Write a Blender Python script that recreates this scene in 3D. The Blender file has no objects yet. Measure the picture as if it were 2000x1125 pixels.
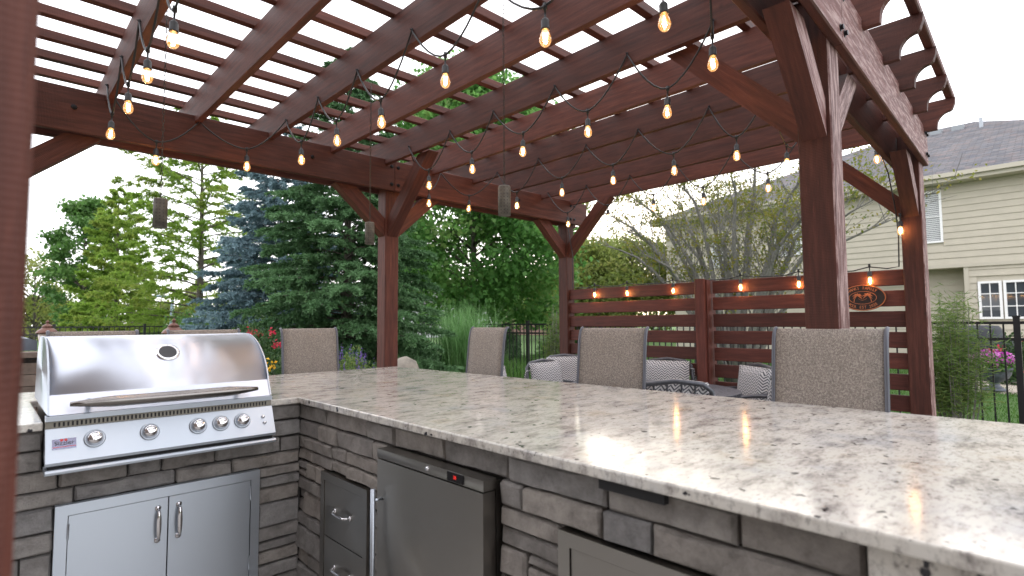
import bpy, math, random
import numpy as np
from mathutils import Vector, Matrix

random.seed(7); RNG = np.random.default_rng(7)
scene = bpy.context.scene
COL = scene.collection
PI = math.pi

# ------------------------------------------------------------------ camera
CAMZ = 1.28
yaw, pitch, roll = math.radians(43.834), math.radians(3.593), math.radians(-0.397)
_f = Vector((math.sin(yaw)*math.cos(pitch), math.cos(yaw)*math.cos(pitch), math.sin(pitch)))
_r = Vector((math.cos(yaw), -math.sin(yaw), 0)); _u = _r.cross(_f)
_r2 = math.cos(roll)*_r + math.sin(roll)*_u; _u2 = -math.sin(roll)*_r + math.cos(roll)*_u
cam_d = bpy.data.cameras.new('camera'); cam = bpy.data.objects.new('camera', cam_d); COL.objects.link(cam)
cam.matrix_world = Matrix(((_r2.x, _u2.x, -_f.x, 0), (_r2.y, _u2.y, -_f.y, 0), (_r2.z, _u2.z, -_f.z, CAMZ), (0, 0, 0, 1)))
cam_d.sensor_width = 36; cam_d.lens = 19.24; cam_d.clip_start = 0.05; cam_d.clip_end = 3000
cam_d.dof.use_dof = True; cam_d.dof.focus_distance = 3.4; cam_d.dof.aperture_fstop = 2.8
scene.camera = cam

# ------------------------------------------------------------------ sky and sun (hazy evening, sun low behind the trees)
SUN_AZ, SUN_EL = math.radians(56), math.radians(13)      # azimuth from +Y towards +X
world = bpy.data.worlds.new('World'); scene.world = world; world.use_nodes = True
wn, wl = world.node_tree.nodes, world.node_tree.links
for n in list(wn): wn.remove(n)
sky = wn.new('ShaderNodeTexSky'); sky.sky_type = 'NISHITA'; sky.sun_disc = False
sky.sun_elevation = SUN_EL; sky.sun_rotation = SUN_AZ; sky.dust_density = 1.0; sky.air_density = 1.0
veil = wn.new('ShaderNodeMixRGB'); veil.inputs[0].default_value = 0.87      # thin even high cloud
veil.inputs[2].default_value = (7.6, 7.5, 7.8, 1)
bg = wn.new('ShaderNodeBackground'); bg.inputs[1].default_value = 0.15
wo = wn.new('ShaderNodeOutputWorld')
wl.new(sky.outputs[0], veil.inputs[1]); wl.new(veil.outputs[0], bg.inputs[0]); wl.new(bg.outputs[0], wo.inputs[0])
sun_d = bpy.data.lights.new('sun', 'SUN'); sun_d.energy = 0.5; sun_d.angle = math.radians(60); sun_d.color = (1, .86, .68)
sun = bpy.data.objects.new('sun', sun_d); COL.objects.link(sun)
sdir = Vector((math.sin(SUN_AZ)*math.cos(SUN_EL), math.cos(SUN_AZ)*math.cos(SUN_EL), math.sin(SUN_EL)))
sun.rotation_euler = sdir.to_track_quat('Z', 'Y').to_euler(); sun.location = sdir*60
vs = scene.view_settings; vs.view_transform = 'Standard'; vs.look = 'None'; vs.gamma = 1; vs.exposure = 1.35
vs.use_curve_mapping = False

# ------------------------------------------------------------------ materials
def mat(name):
    m = bpy.data.materials.new(name); m.use_nodes = True
    nt = m.node_tree; b = nt.nodes['Principled BSDF']
    return m, nt.nodes, nt.links, b
def ramp(N, stops):
    r = N.new('ShaderNodeValToRGB'); e = r.color_ramp.elements
    e[0].position, e[0].color = stops[0][0], (*stops[0][1], 1); e[1].position, e[1].color = stops[-1][0], (*stops[-1][1], 1)
    for p, c in stops[1:-1]:
        k = e.new(p); k.color = (*c, 1)
    return r
def coords(N, L, scale, rnd=True):
    tc = N.new('ShaderNodeTexCoord'); mp = N.new('ShaderNodeMapping'); mp.inputs['Scale'].default_value = scale
    if rnd:
        oi = N.new('ShaderNodeObjectInfo'); ml = N.new('ShaderNodeMath'); ml.operation = 'MULTIPLY'; ml.inputs[1].default_value = 60
        ad = N.new('ShaderNodeVectorMath'); ad.operation = 'ADD'
        L.new(oi.outputs['Random'], ml.inputs[0]); L.new(tc.outputs['Object'], mp.inputs[0])
        L.new(mp.outputs[0], ad.inputs[0]); L.new(ml.outputs[0], ad.inputs[1]); return ad.outputs[0]
    L.new(tc.outputs['Object'], mp.inputs[0]); return mp.outputs[0]
def noise(N, L, vec, scale, detail=6, rough=.6):
    n = N.new('ShaderNodeTexNoise'); n.inputs['Scale'].default_value = scale; n.inputs['Detail'].default_value = detail
    n.inputs['Roughness'].default_value = rough; L.new(vec, n.inputs['Vector']); return n.outputs[0]
def bump(N, L, b, h, strength, dist=.01):
    bp = N.new('ShaderNodeBump'); bp.inputs['Strength'].default_value = strength; bp.inputs['Distance'].default_value = dist
    L.new(h, bp.inputs['Height']); L.new(bp.outputs[0], b.inputs['Normal'])
def plain(name, col, rough=.5, metal=0., vary=.0, nscale=8):
    m, N, L, b = mat(name); b.inputs['Roughness'].default_value = rough; b.inputs['Metallic'].default_value = metal
    b.inputs['Base Color'].default_value = (*col, 1)
    if vary:
        v = coords(N, L, (1, 1, 1)); n = noise(N, L, v, nscale)
        r = ramp(N, [(.3, tuple(c*(1-vary) for c in col)), (.7, tuple(min(1, c*(1+vary)) for c in col))])
        L.new(n, r.inputs[0]); L.new(r.outputs[0], b.inputs['Base Color']); bump(N, L, b, n, .25)
    return m
def wood(name, dark, mid, light, wear=None):
    """grain runs along the board's own X"""
    m, N, L, b = mat(name)
    v = coords(N, L, (1.2, 14, 14)); g = noise(N, L, v, 3.0, 8, .65)
    r = ramp(N, [(.25, dark), (.55, mid), (.8, light)]); L.new(g, r.inputs[0])
    v2 = coords(N, L, (1, 1, 1)); big = noise(N, L, v2, 2.2, 3)
    kn = N.new('ShaderNodeTexVoronoi'); kn.inputs['Scale'].default_value = 3.2; L.new(v2, kn.inputs['Vector'])
    kr = ramp(N, [(.0, (0.25, .25, .25)), (.035, (.55, .5, .5)), (.06, (1, 1, 1))]); L.new(kn.outputs[0], kr.inputs[0])
    mul = N.new('ShaderNodeMixRGB'); mul.blend_type = 'MULTIPLY'; mul.inputs[0].default_value = .7
    L.new(r.outputs[0], mul.inputs[1]); L.new(kr.outputs[0], mul.inputs[2])
    oi = N.new('ShaderNodeObjectInfo'); mr = N.new('ShaderNodeMapRange'); mr.inputs[3].default_value = .72; mr.inputs[4].default_value = 1.28
    L.new(oi.outputs['Random'], mr.inputs[0])
    hs = N.new('ShaderNodeHueSaturation'); L.new(mul.outputs[0], hs.inputs['Color']); L.new(mr.outputs[0], hs.inputs['Value'])
    vsx = coords(N, L, (2.5, 40, 40)); sc = noise(N, L, vsx, 1.6, 6, .75); scr = ramp(N, [(.63, (0, 0, 0)), (.74, (.55, .55, .55))]); L.new(sc, scr.inputs[0])
    mxs = N.new('ShaderNodeMixRGB'); L.new(scr.outputs[0], mxs.inputs[0]); L.new(hs.outputs[0], mxs.inputs[1]); mxs.inputs[2].default_value = (*[c*1.9 for c in light], 1)
    out = mxs.outputs[0]
    if wear:
        vw = coords(N, L, (3, 26, 26)); w = noise(N, L, vw, 2.0, 10, .7)
        wr = ramp(N, [(.46, (0, 0, 0)), (.60, (1, 1, 1))]); L.new(w, wr.inputs[0])
        mx = N.new('ShaderNodeMixRGB'); L.new(wr.outputs[0], mx.inputs[0]); L.new(out, mx.inputs[1]); mx.inputs[2].default_value = (*wear, 1)
        out = mx.outputs[0]
    L.new(out, b.inputs['Base Color']); b.inputs['Roughness'].default_value = .62; b.inputs['Specular IOR Level'].default_value = .35
    saw = N.new('ShaderNodeTexWave'); saw.inputs['Scale'].default_value = 45; saw.inputs['Distortion'].default_value = 2.5
    saw.inputs['Detail'].default_value = 2; L.new(v2, saw.inputs['Vector'])
    ad = N.new('ShaderNodeMath'); ad.operation = 'MULTIPLY_ADD'; ad.inputs[1].default_value = .35
    L.new(saw.outputs[1], ad.inputs[0]); L.new(g, ad.inputs[2]); bump(N, L, b, ad.outputs[0], .35, .004)
    return m
M = {}
M['wood'] = wood('stained_cedar', (.030, .0080, .0050), (.083, .0232, .0146), (.135, .044, .029))
M['worn'] = wood('weathered_cedar', (.07, .023, .02), (.13, .044, .038), (.19, .075, .065), wear=(.34, .23, .215))
M['screen'] = wood('screen_cedar', (.040, .0105, .007), (.088, .023, .016), (.13, .040, .029))
M['black'] = plain('black_metal', (.012, .012, .014), .35, 0)
M['bolt'] = plain('black_bolt', (.015, .015, .017), .4, .6)
M['rubber'] = plain('black_rubber', (.012, .012, .013), .45)
M['dark'] = plain('shadow_gap', (.010, .010, .011), .8)
M['mortar'] = plain('dark_mortar', (.05, .046, .043), .95, 0, .3, 30)

def steel(name, col, rough, stretch=(1, 1, 60), metal=1.0, aniso=0.):
    m, N, L, b = mat(name); b.inputs['Metallic'].default_value = metal; b.inputs['Base Color'].default_value = (*col, 1)
    v = coords(N, L, stretch); n = noise(N, L, v, 6, 4); sm = coords(N, L, (1, 1, 1)); s = noise(N, L, sm, 3.5, 5)
    mr = N.new('ShaderNodeMapRange'); mr.inputs[3].default_value = rough*.97; mr.inputs[4].default_value = rough*1.03
    mm = N.new('ShaderNodeMath'); mm.operation = 'MULTIPLY'; L.new(s, mm.inputs[0]); L.new(s, mm.inputs[1]); mm2 = N.new('ShaderNodeMath')
    mm2.operation = 'MULTIPLY'; mm2.inputs[1].default_value = 2; L.new(mm.outputs[0], mm2.inputs[0])
    L.new(mm2.outputs[0], mr.inputs[0]); L.new(mr.outputs[0], b.inputs['Roughness'])
    b.inputs['Anisotropic'].default_value = aniso; tg = N.new('ShaderNodeTangent'); tg.direction_type = 'RADIAL'; tg.axis = 'X'; L.new(tg.outputs[0], b.inputs['Tangent'])
    return m
M['steel'] = steel('brushed_steel', (.47, .515, .57), .38, aniso=.85)
M['steel_lid'] = steel('lid_steel', (.62, .66, .74), .36, (1, 60, 60), aniso=.75)
M['steel_dark'] = steel('smoky_steel', (.32, .31, .29), .34, aniso=.7)
M['chrome'] = plain('chrome', (.78, .78, .80), .07, 1)
M['steel_handle'] = plain('satin_handle', (.24, .225, .215), .25, 1)

def stone_mat():
    m, N, L, b = mat('ledge_stone')
    v = coords(N, L, (1, 1, 1)); n = noise(N, L, v, 13, 10, .72); n2 = noise(N, L, v, 130, 6, .8)
    r = ramp(N, [(.25, (.135, .128, .122)), (.48, (.28, .27, .258)), (.75, (.43, .415, .395))]); L.new(n, r.inputs[0])
    oi = N.new('ShaderNodeObjectInfo')
    cr = ramp(N, [(0, (.72, .70, .70)), (.3, (1.0, .955, .91)), (.55, (.84, .85, .88)), (.8, (1.14, 1.08, 1.02)), (1, (.93, .87, .83))]); L.new(oi.outputs['Random'], cr.inputs[0])
    mx = N.new('ShaderNodeMixRGB'); mx.blend_type = 'MULTIPLY'; mx.inputs[0].default_value = 1
    L.new(r.outputs[0], mx.inputs[1]); L.new(cr.outputs[0], mx.inputs[2]); L.new(mx.outputs[0], b.inputs['Base Color'])
    b.inputs['Roughness'].default_value = .85
    ad = N.new('ShaderNodeMath'); ad.operation = 'MULTIPLY_ADD'; ad.inputs[1].default_value = .4; L.new(n2, ad.inputs[0]); L.new(n, ad.inputs[2])
    bump(N, L, b, ad.outputs[0], 1.0, .02); return m
M['stone'] = stone_mat()
def granite_mat():
    m, N, L, b = mat('pale_granite')
    v = coords(N, L, (1, 1, 1), False); vs_ = coords(N, L, (1.0, 2.2, 1.6), False)
    big = noise(N, L, v, 5, 5); r = ramp(N, [(.3, (.44, .44, .435)), (.45, (.56, .54, .495)), (.6, (.58, .555, .50)), (.75, (.48, .41, .315))]); L.new(big, r.inputs[0])
    fl = noise(N, L, vs_, 34, 5, .72); fr = ramp(N, [(.30, (.20, .19, .20)), (.40, (.62, .61, .61)), (.48, (1, 1, 1))]); L.new(fl, fr.inputs[0])
    m1 = N.new('ShaderNodeMixRGB'); m1.blend_type = 'MULTIPLY'; m1.inputs[0].default_value = .72; L.new(r.outputs[0], m1.inputs[1]); L.new(fr.outputs[0], m1.inputs[2])
    f2 = noise(N, L, vs_, 8, 7, .72); f2r = ramp(N, [(.34, (.30, .28, .29)), (.44, (.72, .70, .70)), (.53, (1, 1, 1))]); L.new(f2, f2r.inputs[0])
    m2 = N.new('ShaderNodeMixRGB'); m2.blend_type = 'MULTIPLY'; m2.inputs[0].default_value = .82; L.new(m1.outputs[0], m2.inputs[1]); L.new(f2r.outputs[0], m2.inputs[2])
    sp = noise(N, L, v, 24, 3, .5); spr = ramp(N, [(.31, (.03, .03, .045)), (.345, (1, 1, 1))]); L.new(sp, spr.inputs[0])
    m3 = N.new('ShaderNodeMixRGB'); m3.blend_type = 'MULTIPLY'; m3.inputs[0].default_value = 1; L.new(m2.outputs[0], m3.inputs[1]); L.new(spr.outputs[0], m3.inputs[2])
    L.new(m3.outputs[0], b.inputs['Base Color']); rr = N.new('ShaderNodeMapRange'); rr.inputs[3].default_value = .07; rr.inputs[4].default_value = .17
    L.new(big, rr.inputs[0]); L.new(rr.outputs[0], b.inputs['Roughness']); b.inputs['Specular IOR Level'].default_value = .55
    bump(N, L, b, fl, .03, .002); return m
M['granite'] = granite_mat()
def sling_mat():
    m, N, L, b = mat('woven_sling'); v = coords(N, L, (1, 1, 1), False)
    w1 = N.new('ShaderNodeTexChecker'); w1.inputs['Scale'].default_value = 260; w1.inputs[1].default_value = (.31, .27, .235, 1); w1.inputs[2].default_value = (.12, .105, .092, 1)
    L.new(v, w1.inputs[0]); n = noise(N, L, v, 170, 3, .8); r = ramp(N, [(.36, (.055, .052, .05)), (.5, (.21, .18, .155)), (.60, (.42, .375, .33))]); L.new(n, r.inputs[0])
    mx = N.new('ShaderNodeMixRGB'); mx.inputs[0].default_value = .62; L.new(w1.outputs[0], mx.inputs[1]); L.new(r.outputs[0], mx.inputs[2])
    L.new(mx.outputs[0], b.inputs['Base Color']); b.inputs['Roughness'].default_value = .8; bump(N, L, b, n, .4, .003); return m
M['sling'] = sling_mat()
def herring_mat():
    m, N, L, b = mat('herringbone_fabric'); tc = N.new('ShaderNodeTexCoord'); sp = N.new('ShaderNodeSeparateXYZ'); L.new(tc.outputs['Object'], sp.inputs[0])
    def mth(op, a, c=None):
        k = N.new('ShaderNodeMath'); k.operation = op
        for i, q in enumerate((a, c)):
            if q is None: continue
            if isinstance(q, (int, float)): k.inputs[i].default_value = q
            else: L.new(q, k.inputs[i])
        return k.outputs[0]
    s = mth('ADD', sp.outputs[0], sp.outputs[1]); tri = mth('PINGPONG', s, .03); zz = mth('ADD', mth('MULTIPLY', tri, 1.0), sp.outputs[2])
    st = mth('GREATER_THAN', mth('FRACT', mth('MULTIPLY', zz, 40)), .46)
    mx = N.new('ShaderNodeMixRGB'); mx.inputs[1].default_value = (.07, .075, .09, 1); mx.inputs[2].default_value = (.50, .50, .51, 1); L.new(st, mx.inputs[0])
    L.new(mx.outputs[0], b.inputs['Base Color']); b.inputs['Roughness'].default_value = .9; return m
M['herring'] = herring_mat()
M['cast'] = plain('cast_aluminium', (.085, .09, .105), .4, .5, .25, 30)
M['frame'] = plain('grey_frame', (.10, .105, .125), .4, .4)
M['tin'] = plain('aged_tin', (.20, .18, .15), .5, .6, .3, 40)
M['chain'] = plain('chain_iron', (.05, .045, .04), .5, .7)
def leafmat(name, cols, trans=.35, rough=.55):
    m, N, L, b = mat(name); at = N.new('ShaderNodeAttribute'); at.attribute_name = 'rnd'
    r = ramp(N, [(i/(len(cols)-1), c) for i, c in enumerate(cols)]); L.new(at.outputs['Fac'], r.inputs[0])
    L.new(r.outputs[0], b.inputs['Base Color']); b.inputs['Roughness'].default_value = rough; b.inputs['Specular IOR Level'].default_value = .3
    if trans:
        t = N.new('ShaderNodeBsdfTranslucent'); mx = N.new('ShaderNodeMixShader'); mx.inputs[0].default_value = trans
        hs = N.new('ShaderNodeHueSaturation'); hs.inputs['Value'].default_value = 1.6; L.new(r.outputs[0], hs.inputs['Color']); L.new(hs.outputs[0], t.inputs[0])
        L.new(b.outputs[0], mx.inputs[1]); L.new(t.outputs[0], mx.inputs[2]); L.new(mx.outputs[0], N['Material Output'].inputs[0])
    return m
M['l_maple'] = leafmat('maple_leaf', [(.045, .125, .028), (.085, .205, .05), (.12, .25, .065), (.15, .22, .065)], .55)
M['l_green'] = leafmat('tree_leaf', [(.05, .12, .03), (.085, .18, .045), (.12, .22, .055)])
M['l_cyp'] = leafmat('cypress_leaf', [(.10, .18, .025), (.15, .25, .035), (.19, .29, .05), (.21, .25, .05)], .5)
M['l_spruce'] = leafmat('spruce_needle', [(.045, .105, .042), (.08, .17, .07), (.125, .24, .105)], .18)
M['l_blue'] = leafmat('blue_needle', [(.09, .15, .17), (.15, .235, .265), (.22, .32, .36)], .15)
M['l_yellow'] = leafmat('yellowing_leaf', [(.09, .12, .02), (.16, .17, .025), (.20, .17, .03), (.08, .13, .03)], .45)
M['l_far'] = leafmat('far_leaf', [(.09, .13, .03), (.15, .19, .045), (.20, .21, .06)], .5)
M['l_fine'] = leafmat('fine_leaf', [(.07, .13, .03), (.11, .18, .045), (.16, .20, .06)], .4)
M['l_grass'] = leafmat('grass_blade', [(.09, .20, .06), (.14, .29, .10), (.24, .38, .18)], .45)
M['l_lawn'] = leafmat('lawn_blade', [(.04, .11, .018), (.06, .15, .025), (.09, .17, .035)], .3)
M['l_shrub'] = leafmat('shrub_leaf', [(.02, .05, .016), (.04, .085, .025), (.06, .11, .03)], .25)
M['purple'] = leafmat('purple_flower', [(.10, .06, .28), (.16, .09, .36), (.22, .14, .42)], .2)
M['red'] = leafmat('red_flower', [(.45, .02, .05), (.6, .04, .09)], .2)
M['orange'] = leafmat('yellow_flower', [(.75, .38, .02), (.8, .5, .04)], .2)
M['magenta'] = leafmat('petunia', [(.34, .03, .30), (.5, .08, .42), (.55, .25, .5)], .2)
M['bark'] = plain('bark', (.10, .085, .07), .9, 0, .4, 20)
M['bark_grey'] = plain('grey_bark', (.17, .165, .15), .85, 0, .35, 25)

# ------------------------------------------------------------------ mesh helpers
def mesh(name, V, F, mats, midx=None, smooth=False, rnd=None):
    me = bpy.data.meshes.new(name)
    V = np.asarray(V, dtype=np.float32)
    if isinstance(F, np.ndarray):
        k = F.shape[1]; me.vertices.add(len(V)); me.vertices.foreach_set('co', V.ravel())
        me.loops.add(F.size); me.loops.foreach_set('vertex_index', F.astype(np.int32).ravel())
        me.polygons.add(len(F)); me.polygons.foreach_set('loop_start', np.arange(0, F.size, k, dtype=np.int32))
        me.update(calc_edges=True)
    else:
        me.from_pydata([tuple(map(float, v)) for v in V], [], F)
    for m in (mats if isinstance(mats, (list, tuple)) else [mats]): me.materials.append(m)
    if midx is not None: me.polygons.foreach_set('material_index', np.asarray(midx, dtype=np.int32))
    if smooth: me.polygons.foreach_set('use_smooth', np.ones(len(me.polygons), dtype=bool))
    if rnd is not None:
        a = me.attributes.new('rnd', 'FLOAT', 'POINT'); a.data.foreach_set('value', np.asarray(rnd, dtype=np.float32))
    me.validate(); me.update(); return me
def put(name, me, parent=None, mw=None):
    """link an object whose world matrix is mw; parented without moving"""
    o = bpy.data.objects.new(name, me); COL.objects.link(o)
    if mw is not None: o.matrix_basis = mw
    if parent is not None: adopt(o, parent)
    return o
WM = {}
def world_of(o):
    return (world_of(o.parent) @ o.matrix_parent_inverse @ o.matrix_basis) if o.parent else o.matrix_basis.copy()
def adopt(o, parent): o.parent = parent; o.matrix_parent_inverse = world_of(parent).inverted()
def tag(o, label=None, cat=None, group=None, kind=None):
    for k, v in (('label', label), ('category', cat), ('group', group), ('kind', kind)):
        if v: o[k] = v
    return o
def thing(name, loc, label, cat, group=None, rz=0):
    o = bpy.data.objects.new(name, None); COL.objects.link(o); o.empty_display_size = .1
    o.matrix_basis = Matrix.Translation(loc) @ Matrix.Rotation(rz, 4, 'Z'); return tag(o, label, cat, group)
def copy_tree(o, parent=None):
    c = o.copy(); COL.objects.link(c)
    if parent is not None: c.parent = parent; c.matrix_parent_inverse = o.matrix_parent_inverse.copy()
    for ch in list(o.children): copy_tree(ch, c)
    return c
class MB:
    def __init__(s): s.V = []; s.F = []; s.I = []
    def add(s, V, F, i=0):
        n = len(s.V); s.V += [tuple(v) for v in V]; s.F += [tuple(a+n for a in f) for f in F]; s.I += [i]*len(F); return s
    def box(s, a, b, i=0):
        (x0, y0, z0), (x1, y1, z1) = a, b
        return s.add([(x0,y0,z0),(x1,y0,z0),(x1,y1,z0),(x0,y1,z0),(x0,y0,z1),(x1,y0,z1),(x1,y1,z1),(x0,y1,z1)],
                     [(0,3,2,1),(4,5,6,7),(0,1,5,4),(1,2,6,5),(2,3,7,6),(3,0,4,7)], i)
    def prism(s, poly, y0, y1, axes=(0, 2, 1), i=0):
        """poly: 2-D outline (counter-clockwise), extruded along the third axis"""
        n = len(poly); V = []
        for h in (y0, y1):
            for p in poly:
                v = [0, 0, 0]; v[axes[0]] = p[0]; v[axes[1]] = p[1]; v[axes[2]] = h; V.append(v)
        F = [tuple(range(n)), tuple(range(2*n-1, n-1, -1))] + [(k, n+k, n+(k+1) % n, (k+1) % n) for k in range(n)]
        return s.add(V, F, i)
    def tube(s, pts, r, n=6, i=0, cap=True):
        P = [Vector([float(c) for c in p]) for p in pts]; R = [float(q) for q in r] if isinstance(r, (list, tuple)) else [float(r)]*len(P); V = []; F = []; prev = None
        for k, p in enumerate(P):
            t = (P[min(k+1, len(P)-1)]-P[max(k-1, 0)]).normalized()
            if prev is None: a = t.orthogonal().normalized()
            else: a = (prev - t*prev.dot(t)); a = a.normalized() if a.length > 1e-6 else t.orthogonal().normalized()
            prev = a; c = t.cross(a)
            for j in range(n):
                q = 2*PI*j/n; V.append(p + R[k]*(math.cos(q)*a + math.sin(q)*c))
        for k in range(len(P)-1):
            for j in range(n): F.append((k*n+j, k*n+(j+1) % n, (k+1)*n+(j+1) % n, (k+1)*n+j))
        if cap: F += [tuple(range(n-1, -1, -1)), tuple(range((len(P)-1)*n, len(P)*n))]
        return s.add(V, F, i)
    def lathe(s, prof, c=(0, 0, 0), n=20, i=0, axis='Z'):
        V = []; F = []
        for r, z in prof:
            for j in range(n):
                q = 2*PI*j/n; x, y = r*math.cos(q), r*math.sin(q)
                v = {'Z': (x, y, z), 'Y': (x, z, y), 'X': (z, x, y)}[axis]; V.append((v[0]+c[0], v[1]+c[1], v[2]+c[2]))
        for k in range(len(prof)-1):
            for j in range(n): F.append((k*n+j, k*n+(j+1) % n, (k+1)*n+(j+1) % n, (k+1)*n+j))
        F += [tuple(range(n-1, -1, -1)), tuple(range((len(prof)-1)*n, len(prof)*n))]
        return s.add(V, F, i)
    def xf(s, m): s.V = [tuple(m @ Vector(v)) for v in s.V]; return s
    def build(s, name, mats, parent=None, smooth=False, mw=None):
        return put(name, mesh(name, s.V, s.F, mats, s.I, smooth), parent, mw)
def board_mesh(name, L, w, h, mats=None, c=.006, faces=None):
    """chamfered board, length along local X, faces: material index per (-y,+y) side"""
    mats = mats or M['wood']; oct_ = [(-w/2+c, -h/2), (w/2-c, -h/2), (w/2, -h/2+c), (w/2, h/2-c), (w/2-c, h/2), (-w/2+c, h/2), (-w/2, h/2-c), (-w/2, -h/2+c)]
    V = [(x, y, z) for x in (-L/2, L/2) for y, z in oct_]
    F = [tuple(range(7, -1, -1)), tuple(range(8, 16))] + [(k, (k+1) % 8, 8+(k+1) % 8, 8+k) for k in range(8)]
    idx = [0]*10
    if faces:
        for k in faces: idx[2+k] = 1
    return mesh(name, V, F, mats, idx)
def board(name, p0, p1, w, h, parent, up=(0, 0, 1), mats=None, faces=None, me=None):
    a, b = Vector(p0), Vector(p1); x = (b-a).normalized(); z = Vector(up); z = (z - x*z.dot(x)).normalized(); y = z.cross(x)
    mw = Matrix(((x.x, y.x, z.x, 0), (x.y, y.y, z.y, 0), (x.z, y.z, z.z, 0), (0, 0, 0, 1))); mw.translation = (a+b)/2
    return put(name, me or board_mesh(name, (b-a).length, w, h, mats, faces=faces), parent, mw)
def leaf_quads(P, D, Nn, l, w):
    """P centres, D directions, Nn rough normals; arrays (n,3); l, w arrays"""
    S = np.cross(D, Nn); S /= np.linalg.norm(S, axis=1, keepdims=True)+1e-9; l = np.asarray(l).reshape(-1, 1); w = np.asarray(w).reshape(-1, 1)
    N2 = np.cross(S, D); V = np.stack([P-D*l*.5, P+S*w*.5+N2*w*.12-D*l*.05, P+D*l*.5-N2*l*.06, P-S*w*.5+N2*w*.12-D*l*.05], 1).reshape(-1, 3)
    return V, np.arange(len(V)).reshape(-1, 4)
def unit(n): v = RNG.normal(size=(n, 3)); return v/np.linalg.norm(v, axis=1, keepdims=True)
def leaf_obj(name, V, F, m, parent=None, per=4, rnd=None):
    n = len(V)//per; r = np.repeat(RNG.random(n) if rnd is None else rnd, per)
    return put(name, mesh(name, V, F, m, rnd=r), parent)
def text_mesh(s, size, extrude=.001):
    c = bpy.data.curves.new('txt', 'FONT'); c.body = s; c.size = size; c.extrude = extrude; c.align_x = 'CENTER'; c.align_y = 'CENTER'; c.resolution_u = 3
    o = bpy.data.objects.new('txt', c); COL.objects.link(o); dg = bpy.context.evaluated_depsgraph_get()
    me = bpy.data.meshes.new_from_object(o.evaluated_get(dg)); bpy.data.objects.remove(o); V = [v.co.copy() for v in me.vertices]; F = [tuple(p.vertices) for p in me.polygons]
    bpy.data.meshes.remove(me); return V, F

# ------------------------------------------------------------------ ground
def lawn_mat():
    m, N, L, b = mat('lawn'); v = coords(N, L, (1, 1, 1), False); n = noise(N, L, v, 1.2, 8, .7); n2 = noise(N, L, v, 45, 4, .8)
    r = ramp(N, [(.3, (.035, .085, .014)), (.6, (.06, .13, .022)), (.8, (.09, .15, .03))]); mx = N.new('ShaderNodeMath'); mx.operation = 'MULTIPLY_ADD'
    mx.inputs[1].default_value = .5; L.new(n2, mx.inputs[0]); hl = N.new('ShaderNodeMath'); hl.operation = 'MULTIPLY'; hl.inputs[1].default_value = .5
    L.new(n, hl.inputs[0]); L.new(hl.outputs[0], mx.inputs[2]); L.new(mx.outputs[0], r.inputs[0]); L.new(r.outputs[0], b.inputs['Base Color'])
    b.inputs['Roughness'].default_value = .95; bump(N, L, b, n2, .8, .03); return m
M['lawn'] = lawn_mat()
M['patio'] = plain('patio_concrete', (.34, .325, .305), .8, 0, .15, 5)
M['paver'] = plain('stone_paver', (.38, .33, .28), .85, 0, .2, 6)
g = MB().add([(-900, -900, 0), (900, -900, 0), (900, 900, 0), (-900, 900, 0)], [(0, 1, 2, 3)]).build('ground', M['lawn']); tag(g, kind='structure')
p = MB().box((-3.1, -6, -.2), (6.6, 5.6, .012)).build('patio', M['patio']); tag(p, kind='structure')

# ------------------------------------------------------------------ kitchen: stone base with granite top
kit = thing('outdoor_kitchen', (1.15, 2.72, 0), 'stone-faced kitchen counter with pale speckled granite top turning a corner', 'kitchen counter')
core = MB(); core.box((-.7, 2.745, 0), (.15, 3.6, .888)); core.box((.15, 2.745, 0), (1.0, 3.6, .70)); core.box((1.0, 2.745, 0), (1.16, 3.6, .888)); core.box((1.175, -.5, 0), (1.9, 3.6, .887))
core.build('core_wall', M['mortar'], kit)
slab = MB().prism([(-.7, 2.691), (.168, 2.691), (.168, 3.5), (.988, 3.5), (.988, 2.691), (1.12, 2.691), (1.105, -.5), (2.60, -.5), (2.475, 3.985), (-.7, 3.985)], .89, .92, (0, 1, 2)).build('granite_top', M['granite'], kit)
bv = slab.modifiers.new('bevel', 'BEVEL'); bv.width = .005; bv.segments = 2; bv.limit_method = 'ANGLE'
def stone_me(w, h):
    nu, nv = max(3, min(7, int(w/.05)+2)), 4; V = []; F = []; g_ = .0012
    for j in range(nv):
        for i in range(nu):
            u, v = i/(nu-1), j/(nv-1); edge = (i in (0, nu-1)) or (j in (0, nv-1)); corner = (i in (0, nu-1)) and (j in (0, nv-1))
            du = random.uniform(-.004, .004) if not (i in (0, nu-1)) else random.uniform(0, .004)*(1 if i == 0 else -1)
            dv = random.uniform(-.005, .005) if not (j in (0, nv-1)) else random.uniform(0, .0045)*(1 if j == 0 else -1)
            if corner: du *= 1.6; dv *= 1.6
            d = (random.uniform(.008, .013) if edge else random.uniform(-.006, .006))
            # local x along the wall, z up, y into the wall
            x = -w/2+g_ + u*(w-2*g_)+du; z = -h/2+g_ + v*(h-2*g_)+dv
            if 0 < j < nv-1 and j == 1: z = -h/2+.0075+abs(dv)
            if j == nv-2 and nv > 3: z = h/2-.0075-abs(dv)
            if i == 1: x = -w/2+.008+abs(du)
            if i == nu-2: x = w/2-.008-abs(du)
            V.append((x, d, z))
    for j in range(nv-1):
        for i in range(nu-1): a = j*nu+i; F.append((a, a+1, a+nu+1, a+nu))
    ring = list(range(nu)) + [nu*k+nu-1 for k in range(1, nv)] + list(range(nu*nv-2, nu*(nv-1)-1, -1)) + [nu*k for k in range(nv-2, 0, -1)]
    n0 = len(V)
    for k in ring: V.append((V[k][0], .06, V[k][2]))
    n = len(ring)
    for k in range(n): F.append((ring[k], n0+k, n0+(k+1) % n, ring[(k+1) % n]))
    return mesh('stone', V, F, M['stone'], smooth=False)
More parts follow.
